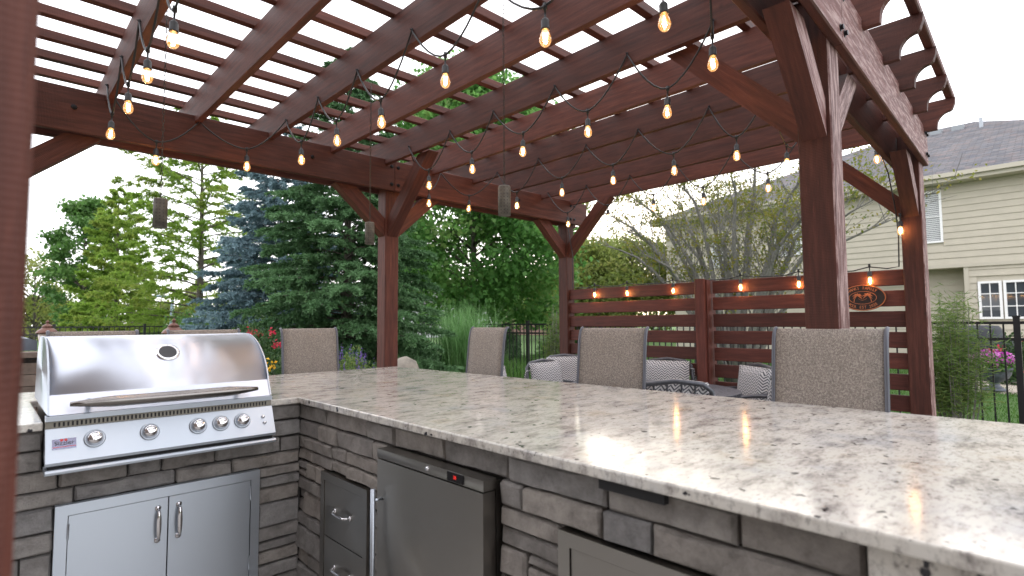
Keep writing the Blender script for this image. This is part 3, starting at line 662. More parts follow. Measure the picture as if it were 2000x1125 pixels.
# ------------------------------------------------------------------ sling bar chairs
def bar_chair():
    t = thing('bar_chair', (0, 0, 0), 'x', 'chair'); w = .215
    pr = [(.17, .60), (.185, .70), (.205, .82), (.222, .95), (.234, 1.07), (.243, 1.15), (.253, 1.20), (.266, 1.226), (.28, 1.232)]
    pr = fine(pr, 3); V = []; F = []; n = len(pr)
    for d in (0, .006):
        for x, z in pr:
            for j in range(7): yy = -w+.008+(2*w-.016)*j/6; V.append((x+d+.010*(1-(yy/w)**2), yy, z))
    q = n*7
    for k in range(n-1):
        for j in range(6): a = k*7+j; F += [(a, a+1, a+8, a+7), (q+a, q+a+7, q+a+8, q+a+1)]
    for k in range(n-1): F += [(k*7, k*7+7, q+k*7+7, q+k*7), (k*7+6, q+k*7+6, q+k*7+13, k*7+13)]
    F.append(tuple([(n-1)*7+j for j in range(7)]+[q+(n-1)*7+j for j in range(6, -1, -1)]))
    put('back_sling', mesh('back_sling', V, F, M['sling'], smooth=True), t)
    for s in (-1, 1): MB().tube([(x+.004, s*w, z) for x, z in pr], .0095, 8).build('back_rail', M['frame'], t, True)
    MB().prism([(-.23, .595), (.17, .585), (.17, .593), (-.23, .603)], -w+.01, w-.01, (0, 2, 1)).build('seat_sling', M['sling'], t)
    for s in (-1, 1):
        MB().tube([(-.24, s*w, .60), (.175, s*w, .59)], .012, 8).build('seat_rail', M['frame'], t, True)
        MB().tube([(-.22, s*w, .60), (-.25, s*w, 0)], .012, 8).build('leg', M['frame'], t, True)
        MB().tube([(.16, s*w, .60), (.24, s*w, 0)], .012, 8).build('leg', M['frame'], t, True)
    MB().tube([(-.235, -w, .25), (-.235, w, .25)], .010, 8).build('foot_rail', M['frame'], t, True)
    return t
bc = bar_chair(); GB = 'woven sling bar chairs along the counter'
spots = [((2.335, .763), 0, 'woven sling bar chair nearest the camera, in front of the big right post'),
         ((2.361, 1.869), .10, 'woven sling bar chair in the middle of the bar, before the dining table'),
         ((2.361, 3.011), -.10, 'woven sling bar chair right beside the tall ornamental grass'),
         ((1.80, 3.86), PI/2, 'woven sling bar chair just right of the grill lid'),
         ((1.074, 3.86), PI/2, 'woven sling bar chair whose top shows behind the right half of the grill lid'),
         ((.475, 3.86), PI/2, 'woven sling bar chair whose top shows behind the left half of the grill lid')]
for i, ((x, y), rz, lab) in enumerate(spots):
    o = bc if i == 0 else copy_tree(bc); o.matrix_basis = Matrix.Translation((x, y, .012)) @ Matrix.Rotation(rz, 4, 'Z'); tag(o, lab, 'chair', GB)

# ------------------------------------------------------------------ dining table and cushioned chairs
def mesh_top_mat():
    m, N, L, b = mat('cast_lattice'); v = coords(N, L, (1, 1, 1), False); w = N.new('ShaderNodeTexVoronoi'); w.inputs['Scale'].default_value = 34; L.new(v, w.inputs['Vector'])
    r = ramp(N, [(.22, (.012, .012, .016)), (.34, (.09, .095, .115))]); L.new(w.outputs[0], r.inputs[0]); L.new(r.outputs[0], b.inputs['Base Color']); b.inputs['Roughness'].default_value = .45; b.inputs['Metallic'].default_value = .3
    bump(N, L, b, w.outputs[0], .5, .01); return m
tb = thing('dining_table', (4.15, 2.62, .012), 'oval dark cast-metal dining table behind the bar', 'table')
MB().prism([(.60*math.cos(2*PI*k/40), .76*math.sin(2*PI*k/40)) for k in range(40)], .69, .715, (0, 1, 2)).xf(Matrix.Translation((4.15, 2.62, 0))).build('table_top', mesh_top_mat(), tb)
for sx in (-1, 1):
    for sy in (-1, 1): MB().tube([(4.15+sx*.28, 2.62+sy*.38, .69), (4.15+sx*.30, 2.62+sy*.40, .4), (4.15+sx*.38, 2.62+sy*.5, .012)], .022, 8).build('leg', M['cast'], tb, True)
def soft_box(cx, cy, cz, sx, sy, sz, n=6):
    """pillow-like rounded block"""
    V = []; F = []
    for i in range(n+1):
        for j in range(n+1):
            u, v = -1+2*i/n, -1+2*j/n; e = (1-u**6)*(1-v**6); V.append((cx-sx*.5*(.35+.65*e**.5), cy+sy*.5*u, cz+sz*.5*v))
    for i in range(n+1):
        for j in range(n+1):
            u, v = -1+2*i/n, -1+2*j/n; e = (1-u**6)*(1-v**6); V.append((cx+sx*.5*(.35+.65*e**.5), cy+sy*.5*u, cz+sz*.5*v))
    m = n+1; q = m*m
    for i in range(n):
        for j in range(n): a = i*m+j; F += [(a, a+1, a+m+1, a+m), (q+a, q+a+m, q+a+m+1, q+a+1)]
    for k in range(n): F += [(k, q+k, q+k+1, k+1), (n*m+k, n*m+k+1, q+n*m+k+1, q+n*m+k), (k*m, (k+1)*m, q+(k+1)*m, q+k*m), (k*m+n, q+k*m+n, q+(k+1)*m+n, (k+1)*m+n)]
    return V, F
def dining_chair():
    t = thing('dining_chair', (0, 0, 0), 'x', 'chair'); w = .25
    arch = [(.20, -w, .43), (.25, -w, .70), (.275, -w*.93, .82), (.285, -w*.70, .865), (.288, 0, .885), (.285, w*.70, .865), (.275, w*.93, .82), (.25, w, .70), (.20, w, .43)]
    MB().tube(arch, .017, 8).build('back_frame', M['cast'], t, True)
    gl = MB()
    for y in (-.13, -.045, .045, .13): gl.tube([(.215, y, .43), (.255, y, .68), (.283, y, .872)], .007, 6)
    gl.build('back_lattice', M['cast'], t)
    V, F = soft_box(0, 0, 0, .085, .44, .43); cm = Matrix.Translation((.205, 0, .655)) @ Matrix.Rotation(math.radians(9), 4, 'Y')
    cu = put('back_cushion', mesh('back_cushion', V, F, M['herring'], smooth=True), t, cm)
    for s in (-1, 1): MB().tube([(.235, s*.225, .80), (.262, s*.26, .79), (.275, s*.262, .73), (.28, s*.268, .66)], .006, 5).build('tie', M['herring'], cu)
    V, F = soft_box(0, 0, 0, .085, .46, .46); sm_ = Matrix.Translation((-.02, 0, .455)) @ Matrix.Rotation(PI/2, 4, 'Y')
    put('seat_cushion', mesh('seat_cushion', V, F, M['herring'], smooth=True), t, sm_)
    MB().box((-.26, -w, .395), (.22, w, .415)).build('seat', M['cast'], t)
    for s in (-1, 1):
        MB().tube([(-.24, s*w, .62), (-.25, s*w, .3), (-.27, s*w, 0)], .014, 8).build('leg', M['cast'], t, True)
        MB().tube([(.19, s*w, .42), (.22, s*w, .2), (.28, s*w, 0)], .014, 8).build('leg', M['cast'], t, True)
        MB().tube([(.255, s*w, .66), (.05, s*(w+.02), .655), (-.22, s*(w+.01), .63), (-.24, s*w, .60)], .014, 8).build('arm', M['cast'], t, True)
    return t
dc = dining_chair(); GD = 'cushioned cast-metal chairs round the dining table'
dsp_ = [((3.42, 2.02), -2.44, 'dining chair seen from behind with black lattice back, nearest the bar'), ((4.28, 1.84), -1.35, 'dining chair at the right end of the table, partly behind the near bar chair'),
        ((4.66, 2.14), -.62, 'dining chair with its back cushion turned to the camera, right of the table'), ((4.80, 2.88), .35, 'dining chair on the far side of the table against the screen'),
        ((4.08, 3.53), -1.55+PI, 'dining chair at the left end of the table, left of the middle bar chair'), ((4.72, 3.98), .95, 'dining chair furthest back by the screen corner post'), ((3.40, 3.42), 2.1, 'dining chair lowest at the left, beside the grass-side bar chair')]
for i, ((x, y), rz, lab) in enumerate(dsp_):
    o = dc if i == 0 else copy_tree(dc); o.matrix_basis = Matrix.Translation((x, y, .012)) @ Matrix.Rotation(rz, 4, 'Z'); tag(o, lab, 'chair', GD)

# ------------------------------------------------------------------ black metal fences
def metal_fence(p0, p1, label, hgt=1.25):
    a, b = Vector((*p0, 0)), Vector((*p1, 0)); L = (b-a).length; d = (b-a)/L; rz = math.atan2(d.y, d.x); base = Matrix.Translation(a) @ Matrix.Rotation(rz, 4, 'Z')
    t = thing('metal_fence', a, label, 'fence')
    pk = mesh('picket', *(lambda m: (m.V, m.F))(MB().box((-.008, -.008, .06), (.008, .008, hgt-.01))), M['black'])
    po = mesh('post', *(lambda m: (m.V, m.F))(MB().box((-.028, -.028, 0), (.028, .028, hgt+.045)).box((-.033, -.033, hgt+.045), (.033, .033, hgt+.065))), M['black'])
    n = int(L/.1085); per = 17
    for k in range(n+1):
        if k % per == 0: put('post', po, t, base @ Matrix.Translation((k*.1085, 0, 0)))
        else: put('picket', pk, t, base @ Matrix.Translation((k*.1085, 0, 0)))
    for z in (hgt-.012, hgt-.19, .13): MB().box((0, -.0125, z-.016), (L, .0125, z+.016)).build('rail', M['black'], t, False, base)
    return t
metal_fence((8.0, .50-1.845), (8.0, 17.2), 'black metal picket fence running behind the ornamental grass and the slatted screen')
metal_fence((-2.5, 17.2), (7.9, 17.2), 'black metal picket fence across the back under the feathery trees')

# ------------------------------------------------------------------ neighbour's house on the right
M['siding'] = plain('beige_siding', (.45, .412, .335), .7, 0, .06, 3); M['trim'] = plain('tan_trim', (.45, .415, .34), .6); M['wtrim'] = plain('white_trim', (.78, .78, .78), .5)
def shingle_mat():
    m, N, L, b = mat('roof_shingle'); tc = N.new('ShaderNodeTexCoord'); mp = N.new('ShaderNodeMapping'); mp.inputs['Rotation'].default_value = (0, 0, PI/2); L.new(tc.outputs['Object'], mp.inputs[0])
    br = N.new('ShaderNodeTexBrick'); br.inputs['Scale'].default_value = 1; br.inputs['Brick Width'].default_value = .33; br.inputs['Row Height'].default_value = .125; br.inputs['Mortar Size'].default_value = .008
    br.inputs[1].default_value = (.135, .13, .135, 1); br.inputs[2].default_value = (.075, .075, .085, 1); br.inputs[3].default_value = (.05, .048, .05, 1); L.new(mp.outputs[0], br.inputs[0])
    n = noise(N, L, mp.outputs[0], 3.2, 4); r = ramp(N, [(.35, (.8, .85, .95)), (.5, (1.0, 1, 1.0)), (.65, (1.2, 1.0, .95))]); L.new(n, r.inputs[0])
    mx = N.new('ShaderNodeMixRGB'); mx.blend_type = 'MULTIPLY'; mx.inputs[0].default_value = 1; L.new(br.outputs[0], mx.inputs[1]); L.new(r.outputs[0], mx.inputs[2]); L.new(mx.outputs[0], b.inputs['Base Color'])
    b.inputs['Roughness'].default_value = .9; bump(N, L, b, br.outputs[1], .5, .02); return m
M['shingle'] = shingle_mat(); M['pane'] = plain('window_glass', (.05, .06, .07), .04); M['blind'] = plain('blind', (.55, .56, .56), .6)
hs_ = thing('beige_house', (22, 3, 0), 'two-storey beige lap-sided house with grey shingle roof beyond the fence', 'house')
HX, HY0, HY1 = 20.0, -4.0, 11.7
MB().box((HX+.03, HY0, 2.83), (HX+13, HY1, 5.40)).box((HX+.66, HY0, 0), (HX+13, HY1, 2.83)).build('wall', M['siding'], hs_)
def siding(x, y0, y1, z0, z1, gaps=()):
    z = z0
    while z < z1-.02:
        h = min(.186, z1-z); prof_ = [(x+.028, z), (x-.012, z), (x+.010, z+h), (x+.028, z+h)]
        spans = [(y0, y1)]
        for (ga, gb_, gz0, gz1) in gaps:
            if z < gz1 and z+h > gz0: spans = [q for s, e in spans for q in ((s, min(e, ga)), (max(s, gb_), e)) if q[1]-q[0] > .01]
        for s, e in spans: MB().prism(prof_[::-1], s, e, (0, 2, 1)).build('plank', M['siding'], hs_)
        z += .186
UW = [(2.70, 3.62, 3.52, 5.06), (6.50, 7.42, 3.52, 4.86), (9.25, 9.75, 3.3, 4.3)]
siding(HX, HY0, HY1, 2.86, 5.38, UW); siding(HX+.63, 2.31, HY1, .25, 2.80); 
bay = MB().box((HX+.05, HY0, 0), (HX+.7, 2.27, 2.82)).build('bay_wall', M['siding'], hs_); siding(HX+.02, HY0, 2.18, .25, 2.80, [(-.2, 2.02, 1.24, 2.36)])
MB().box((HX+.0, 2.18, .1), (HX+.06, 2.29, 2.82)).build('corner_trim', M['trim'], hs_)
MB().box((HX-.03, HY0, 2.76), (HX+.64, HY1, 2.86)).build('overhang_trim', M['trim'], hs_)
def window(y0, y1, z0, z1, x, cols, rows, blind=False):
    w = MB(); t = .06; w.box((x-.05, y0, z0), (x+.02, y0+t, z1)); w.box((x-.05, y1-t, z0), (x+.02, y1, z1)); w.box((x-.05, y0+t, z0), (x+.02, y1-t, z0+t)); w.box((x-.05, y0+t, z1-t), (x+.02, y1-t, z1))
    o = w.build('window', M['wtrim'], hs_); MB().box((x-.005, y0+t, z0+t), (x+.005, y1-t, z1-t)).build('pane', M['pane'], o)
    for k in range(1, cols): yy = y0+(y1-y0)*k/cols; MB().box((x-.03, yy-.012, z0+t), (x-.006, yy+.012, z1-t)).build('muntin', M['wtrim'], o)
    for k in range(1, rows): zz = z0+(z1-z0)*k/rows; MB().box((x-.028, y0+t, zz-.012), (x-.006, y1-t, zz+.012)).build('muntin', M['wtrim'], o)
    if blind:
        for k in range(int((z1-z0-.15)/.055)): MB().box((x-.0055-.004, y0+t+.01, z0+.08+k*.055), (x-.0055, y1-t-.01, z0+.08+k*.055+.035)).build('blind_slat', M['blind'], o)
for y0, y1, z0, z1 in UW: window(y0, y1, z0, z1, HX+.02, 2, 2, True)
window(1.50, 2.00, 1.28, 2.33, HX+.03, 2, 3); window(.97, 1.47, 1.28, 2.33, HX+.03, 2, 3); window(.44, .94, 1.28, 2.33, HX+.03, 2, 3)
E0 = HX-.45; ez = 5.36; RXr, rz_ = 26.9, 8.80; y0r, y1r = HY0-.4, HY1+.4
rv = [(E0, y0r, ez), (E0, y1r, ez), (RXr+7, y1r, ez), (RXr+7, y0r, ez), (RXr, 2.5, rz_), (RXr, 5.1, rz_)]
rf = put('roof', mesh('roof', rv, [(1, 0, 4, 5), (2, 1, 5), (3, 2, 5, 4), (0, 3, 4), (0, 1, 2, 3)], M['shingle']), hs_)
MB().box((E0-.11, y0r, ez-.06), (E0+.01, y1r, ez+.06)).box((E0-.02, y0r, ez-.17), (E0+.5, y1r, ez-.062)).build('gutter', M['trim'], rf)
for yv in (2.9, 3.55, 4.2): MB().box((RXr-1.0, yv-.18, rz_-.62), (RXr-.55, yv+.18, rz_-.28)).build('roof_vent', plain('vent_grey', (.25, .27, .29), .5), rf)
pp = MB().lathe([(.06, -.3), (.06, .35), (0, .36)], (RXr-1.3, 2.2, rz_-.62), 10).build('vent_pipe', plain('pipe_grey', (.4, .43, .47), .5), rf)
# unseen brick wall and panes, added so steel and stone reflect something dark
ow = thing('added_dark_wall', (-3.6, -1, 0), 'unseen brown brick wall added left of the patio for dark reflections', 'house')
MB().box((-4.2, -7, 0), (-3.2, 3.2, 5.6)).build('wall', plain('brown_brick', (.13, .09, .07), .9, 0, .3, 6), ow)
for y in (-3.4, -.4): MB().box((-3.22, y, .9), (-3.17, y+1.4, 2.4)).build('window', M['pane'], ow)

# ------------------------------------------------------------------ trees and plants
def nrm(a): return a/(np.linalg.norm(a, axis=-1, keepdims=True)+1e-9)
def trunk_mb(h, r0, r1, lean=(0, 0), n=9):
    return MB().tube([(lean[0]*t*t+.03*math.sin(5*t), lean[1]*t*t+.03*math.cos(4*t), h*t) for t in [k/10 for k in range(11)]], [r0+(r1-r0)*(k/10) for k in range(11)], n)
def broadleaf(name, loc, label, H, R, z0, m, nclump, nleaf, lsize, bark='bark', seed=1, group=None, cspread=.34, cat='tree'):
    """trunk and limbs; leaves gathered in clumps at the limb ends"""
    global RNG
    RNG = np.random.default_rng(seed); random.seed(seed); t = thing(name, loc, label, cat, group); base = Matrix.Translation(loc)
    tb_ = trunk_mb(H*.8, .016*H+.02, .02); C = []
    for k in range(nclump):
        f = RNG.random()**.8; z = z0+(H-z0)*f; e = math.sqrt(max(.05, 1-(abs(f-.38)/.64)**2.2)); rr = R*e*math.sqrt(RNG.uniform(.12, 1)); a = RNG.uniform(0, 2*PI)
        C.append((rr*math.cos(a), rr*math.sin(a), z))
    C = np.array(C)
    for k in range(min(46, nclump)):
        p = C[k*len(C)//min(46, nclump)]; zs = max(z0*.7, p[2]-.5*math.hypot(p[0], p[1])-.2); zs = min(zs, H*.75)
        tb_.tube([(0, 0, zs), (p[0]*.5, p[1]*.5, zs+(p[2]-zs)*.62), tuple(p)], [.006*H*(1-zs/H)+.015, .02, .006], 5)
    o = put('trunk', mesh('trunk', tb_.V, tb_.F, M[bark], smooth=True), t, base)
    idx = RNG.integers(0, len(C), nleaf); off = RNG.normal(size=(nleaf, 3))*np.array([cspread, cspread, cspread*.62])*R*.42
    Pp = C[idx]+off; Pp[:, 2] = np.maximum(Pp[:, 2], z0*.8)
    D = nrm(unit(nleaf)+np.array([0, 0, -.45])); Nn = nrm(unit(nleaf)*.8+np.array([0, 0, 1])); sz = lsize*RNG.uniform(.6, 1.3, nleaf)
    V, F = leaf_quads(Pp, D, Nn, sz, sz*.75); tone = np.clip(RNG.random(len(C))[idx]*.6+RNG.random(nleaf)*.4, 0, 1)
    c = put('crown', mesh('crown', V, F, M[m], rnd=np.repeat(tone, 4)), t, base); return t
def conifer(name, loc, label, H, R, m, seed, nb, ntw, nneed, droop=.25, z0=.25, nl=.06, nw=.013, pw=.85, upper_open=0., fan=.42, group=None):
    global RNG
    RNG = np.random.default_rng(seed); random.seed(seed); t = thing(name, loc, label, 'tree', group); base = Matrix.Translation(loc)
    tb_ = trunk_mb(H*.97, .013*H+.03, .012); Ps, Ds, Ns, Ls, Ts = [], [], [], [], []
    for k in range(nb):
        f = (k+.5)/nb; z = z0+(H-z0)*(1-(1-f)**1.25) if False else z0+(H-z0)*f**1.12; a = k*2.39996+RNG.uniform(-.3, .3); Lb = R*((1-f)**pw)*RNG.uniform(.78, 1.10)+.10
        dirh = np.array([math.cos(a), math.sin(a), 0]); side = np.array([-math.sin(a), math.cos(a), 0]); up0 = .10+.5*f
        s = np.linspace(0, 1, 7); ax = np.outer(s*Lb, dirh) + np.outer(Lb*(up0*s-(droop+up0*.35)*s**2+.10*s**4), [0, 0, 1]) + np.array([0, 0, z])
        tb_.tube([tuple(q) for q in ax], [max(.004, .012*Lb*(1-q)+.003) for q in s], 4, cap=False)
        n = max(6, int(ntw*Lb/R*1.6)); sp = RNG.uniform(.12, 1.0, n)**.8; sg = RNG.choice([-1, 1], n); lt_ = fan*Lb*(1.05-sp*.75)*RNG.uniform(.55, 1.1, n)+.05
        P0 = np.stack([np.interp(sp, s, ax[:, i]) for i in range(3)], 1); td = nrm(dirh*RNG.uniform(.5, 1.0, (n, 1)) + side*(sg*RNG.uniform(.35, 1.0, n))[:, None] + np.array([0, 0, 1])*RNG.uniform(-.35, .12, (n, 1)))
        tone = RNG.uniform(0, .55)
        u = RNG.random((n, nneed)); pos = P0[:, None, :]+td[:, None, :]*(u*lt_[:, None])[..., None]; pos[..., 2] -= (u**2)*lt_[:, None]*.18
        nd = nrm(td[:, None, :]*.75+RNG.normal(size=(n, nneed, 3))*.55+np.array([0, 0, .12])); q = n*nneed
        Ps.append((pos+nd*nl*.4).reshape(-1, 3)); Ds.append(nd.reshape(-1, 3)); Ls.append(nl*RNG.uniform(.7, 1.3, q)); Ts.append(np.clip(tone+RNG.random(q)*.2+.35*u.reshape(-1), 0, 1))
    Pp = np.concatenate(Ps); D = np.concatenate(Ds); l = np.concatenate(Ls); V, F = leaf_quads(Pp, D, unit(len(Pp)), l, l*nw/nl)
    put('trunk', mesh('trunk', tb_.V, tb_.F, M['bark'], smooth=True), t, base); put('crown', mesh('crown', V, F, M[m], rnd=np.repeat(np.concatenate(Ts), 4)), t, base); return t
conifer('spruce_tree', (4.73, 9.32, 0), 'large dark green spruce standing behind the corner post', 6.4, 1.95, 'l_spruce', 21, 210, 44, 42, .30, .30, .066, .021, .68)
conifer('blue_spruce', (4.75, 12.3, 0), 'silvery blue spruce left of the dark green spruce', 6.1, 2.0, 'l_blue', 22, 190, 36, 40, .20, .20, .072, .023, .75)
conifer('cypress_tree', (4.75, 19.0, 0), 'tall feathery light green conifer with open branches and visible trunk', 8.0, 3.3, 'l_cyp', 23, 84, 24, 30, .06, .5, .13, .034, .45, fan=.30)
conifer('cypress_tree', (3.22, 23.2, 0), 'shorter dense feathery yellow-green conifer left of the tall one', 6.0, 1.6, 'l_cyp', 24, 100, 22, 28, .06, .3, .13, .036, .62, fan=.36)
broadleaf('maple_tree', (11.9, 14.3, 0), 'broad leafy green maple seen between the two far posts', 9.7, 3.4, 1.3, 'l_maple', 380, 66000, .17, seed=31, cspread=.27)
broadleaf('shade_tree', (3.4, 34.0, 0), 'mid green leafy tree at the far left behind the feathery conifers', 7.4, 1.6, 1.2, 'l_green', 80, 10000, .19, seed=32)
broadleaf('thin_tree', (1.9, 40.0, 0), 'thin brownish tree low at the far left edge beside the near post', 5.2, 2.6, .8, 'l_far', 70, 5000, .16, seed=33)
far = [((29, 23), 6.3, 3.6), ((33, 22), 7.0, 3.4), ((36, 26.5), 7.6, 4.0), ((34, 18.5), 6.6, 3.2), ((40, 31), 7.0, 4.2), ((31, 27), 5.4, 3.2)]
fl_ = ['leftmost', 'second from the left', 'tallest', 'rightmost', 'faintest and furthest', 'lowest']
for i, ((x, y), h, r) in enumerate(far):
    broadleaf('distant_tree', (x, y, 0), 'hazy yellow-green tree beyond the screen, %s of its row' % fl_[i], h, r, .6, 'l_far', 90, 9000, .26, seed=40+i, group='hazy trees beyond the screen')
# far tree line on the left horizon reads as one mass
RNG = np.random.default_rng(50); n = 26000; xs = RNG.uniform(-14, 46, n); hh = 2.6+1.2*np.sin(xs*.55)+.8*np.sin(xs*1.7+1)+.6*np.sin(xs*3.1)
Pp = np.stack([xs, 62+RNG.uniform(-2, 2, n), hh*RNG.random(n)**.7], 1); V, F = leaf_quads(Pp, unit(n), unit(n), np.full(n, .45), np.full(n, .36))
tag(leaf_obj('tree_line', V, F, M['l_far']), 'low olive tree line along the left horizon', 'trees', kind='stuff')

# many-stemmed thin tree in front of the house
RNG = np.random.default_rng(61); random.seed(61)
sv = thing('multi_stem_tree', (11.0, 4.9, 0), 'many-stemmed grey tree with sparse yellowing leaves in front of the beige house', 'tree'); st = MB(); tips = []
for k in range(26):
    a = 2*PI*k/26+random.uniform(-.2, .2); ro = random.uniform(.7, 3.9); h = random.uniform(3.9, 5.4)-.42*ro; c0 = Vector((.12*math.cos(a), .12*math.sin(a), 0)); e = Vector((ro*math.cos(a)*.62, ro*math.sin(a), h))
    pts = [c0.lerp(e, t)+Vector((0, 0, h*.22*math.sin(PI*t)))+Vector((random.uniform(-.05, .05), random.uniform(-.05, .05), 0)) for t in [q/7 for q in range(8)]]
    st.tube(pts, [.055*(1-q/7)+.008 for q in range(8)], 6)
    for j in range(17):
        t = random.uniform(.22, 1.0); q = min(6, int(t*7)); p = pts[q].lerp(pts[q+1], t*7-q); d = (pts[q+1]-pts[q]).normalized(); L = random.uniform(.45, 1.15)
        dv = (d*random.uniform(.5, 1)+Vector((random.uniform(-1, 1), random.uniform(-1, 1), random.uniform(-.1, .7)))*.8).normalized(); p2 = p+dv*L; mid = p+dv*L*.5+Vector((0, 0, .06)); st.tube([p, mid, p2], [.011, .007, .003], 4, cap=False); tips += [p2, mid.lerp(p2, .5)]
        for i in range(4):
            tt = random.uniform(.3, 1); b0 = p.lerp(p2, tt); dv2 = (dv+Vector((random.uniform(-1, 1), random.uniform(-1, 1), random.uniform(-.5, .7)))).normalized(); b1 = b0+dv2*random.uniform(.18, .5); st.tube([b0, b1], [.0045, .002], 3, cap=False); tips.append(b1)
svm = Matrix.Translation((11.0, 4.9, 0)); put('stems', mesh('stems', st.V, st.F, M['bark_grey'], smooth=True), sv, svm)
T = np.array([tuple(q) for q in tips]); sel = T[RNG.integers(0, len(T), 800)]; n = 15000; Pp = sel[RNG.integers(0, len(sel), n)]+RNG.normal(size=(n, 3))*np.array([.12, .12, .055])
V, F = leaf_quads(Pp, nrm(unit(n)+np.array([0, 0, -.3])), nrm(unit(n)*.7+np.array([0, 0, 1])), RNG.uniform(.045, .085, n), RNG.uniform(.03, .05, n)); put('crown', mesh('crown', V, F, M['l_yellow'], rnd=np.repeat(RNG.random(n), 4)), sv, svm)

def columnar(loc, label, H, R, seed, n=9000):
    RNG2 = np.random.default_rng(seed); random.seed(seed); t = thing('columnar_shrub', loc, label, 'shrub'); sb = MB(); pts = []
    for k in range(34):
        a, r = random.uniform(0, 2*PI), R*math.sqrt(random.random()); h = H*random.uniform(.62, 1.0)*(1-.25*(r/R)**2); p0 = Vector((r*.35*math.cos(a), r*.35*math.sin(a), 0)); p1 = Vector((r*math.cos(a)*1.0, r*math.sin(a), h))
        sb.tube([p0, p0.lerp(p1, .5)+Vector((random.uniform(-.03, .03), random.uniform(-.03, .03), 0)), p1], [.008, .006, .0025], 4, cap=False); pts += [p0.lerp(p1, f) for f in np.linspace(.42, 1, 14)]
    put('stems', mesh('stems', sb.V, sb.F, M['bark_grey']), t, Matrix.Translation(loc)); T = np.array([tuple(q) for q in pts]); P_ = T[RNG2.integers(0, len(T), n)]+RNG2.normal(size=(n, 3))*np.array([.06, .06, .05])
    D = nrm(RNG2.normal(size=(n, 3))*np.array([1, 1, .5])+np.array([0, 0, -.1])); V, F = leaf_quads(P_, D, nrm(RNG2.normal(size=(n, 3))), RNG2.uniform(.07, .13, n), RNG2.uniform(.006, .011, n))
    put('foliage', mesh('foliage', V, F, M['l_fine'], rnd=np.repeat(RNG2.random(n), 4)), t, Matrix.Translation(loc))
columnar((6.62, .86, 0), 'narrow feathery green shrub right of the screen end post', 1.66, .27, 71, 6000)
columnar((6.55, 5.86, 0), 'narrow feathery green shrub left of the far corner post', 1.62, .17, 72, 3000)

def grass_clump(loc, label, H, n, spread, m, w, seed, name='ornamental_grass', lean=.55):
    R2 = np.random.default_rng(seed); a = R2.uniform(0, 2*PI, n); ln = H*R2.uniform(.55, 1.1, n); out = R2.uniform(.08, 1, n)*lean; b = R2.normal(size=(n, 2))*spread; s = np.linspace(0, 1, 6)
    cx = b[:, :1]+np.cos(a)[:, None]*(ln*out)[:, None]*s**2; cy = b[:, 1:]+np.sin(a)[:, None]*(ln*out)[:, None]*s**2; cz = ln[:, None]*(s-.38*out[:, None]*s**3)
    wv = w*(1-s**2*.92)/2; px, py = -np.sin(a)[:, None]*wv, np.cos(a)[:, None]*wv
    V = np.stack([np.stack([cx-px, cy-py, cz], -1), np.stack([cx+px, cy+py, cz], -1)], 2).reshape(-1, 3); k = np.arange(n)[:, None]*12+np.arange(5)[None]*2; k = k.reshape(-1)
    F = np.stack([k, k+1, k+3, k+2], 1); t = thing(name, loc, label, 'plant'); put('blades', mesh('blades', V, F, M[m], rnd=np.repeat(R2.random(n), 12)), t, Matrix.Translation(loc)); return t
grass_clump((7.2, 8.95, 0), 'tall arching green ornamental grass between the corner post and a bar chair', 1.75, 1500, .20, 'l_grass', .016, 81)
grass_clump((3.0, 13.2, 0), 'low bright grass tuft under the feathery conifer', 1.25, 350, .3, 'l_lawn', .014, 82)
grass_clump((7.4, 7.9, 0), 'short yellow-green grass tuft at the foot of the tall ornamental grass', .75, 260, .35, 'l_lawn', .013, 83)
def shrub(name, loc, label, R, H, n, m, ls, seed, flowers=None, nf=0, fs=.04, cat='shrub', spike=False):
    R2 = np.random.default_rng(seed); t = thing(name, loc, label, cat); mw = Matrix.Translation(loc); d = R2.normal(size=(n, 3)); d = d/np.linalg.norm(d, axis=1, keepdims=True); d[:, 2] = np.abs(d[:, 2]); rad = R2.uniform(.35, 1, n)**.5*(1+.22*np.sin(d[:, 0]*9)*np.cos(d[:, 1]*8))
    P_ = d*np.stack([rad*R, rad*R, rad*H], 1); V, F = leaf_quads(P_, nrm(R2.normal(size=(n, 3))), nrm(R2.normal(size=(n, 3))+np.array([0, 0, .8])), ls*R2.uniform(.6, 1.3, n), ls*.55*R2.uniform(.6, 1.3, n)); put('foliage', mesh('foliage', V, F, M[m], rnd=np.repeat(R2.random(n), 4)), t, mw)
    if flowers:
        c = d[:nf].copy()*np.array([R, R, H])*1.04; k = 26 if spike else 14; Pf = np.repeat(c, k, 0); q = len(Pf); j = R2.normal(size=(q, 3))*fs*.5
        if spike: j = R2.normal(size=(q, 3))*np.array([.008, .008, .05])
        V, F = leaf_quads(Pf+j, nrm(R2.normal(size=(q, 3))), nrm(R2.normal(size=(q, 3))), np.full(q, fs*.8 if not spike else .018), np.full(q, fs*.6 if not spike else .014)); put('flowers', mesh('flowers', V, F, M[flowers], rnd=np.repeat(R2.random(q), 4)), t, mw)['kind'] = 'stuff'
        sm_ = MB()
        for p in c[:min(nf, 60)]: sm_.tube([(p[0]*.5, p[1]*.5, p[2]*.4), tuple(p)], .003, 3, cap=False)
        put('stems', mesh('stems', sm_.V, sm_.F, M['l_shrub']), t, mw)
    return t
shrub('rose_bush', (2.32, 6.9, 0), 'rose bush with crimson blooms behind the right end of the grill lid', .42, 1.28, 5200, 'l_shrub', .045, 91, 'red', 13, .05)
shrub('flower_plant', (2.12, 5.7, 0), 'low plant with a yellow bloom beside the bar chair back', .30, .88, 2600, 'l_shrub', .06, 92, 'orange', 7, .05)
shrub('lavender_bush', (3.45, 6.7, 0), 'purple flowering salvia bush left of the corner post', .62, .86, 7000, 'l_fine', .05, 93, 'purple', 130, .03, spike=True)
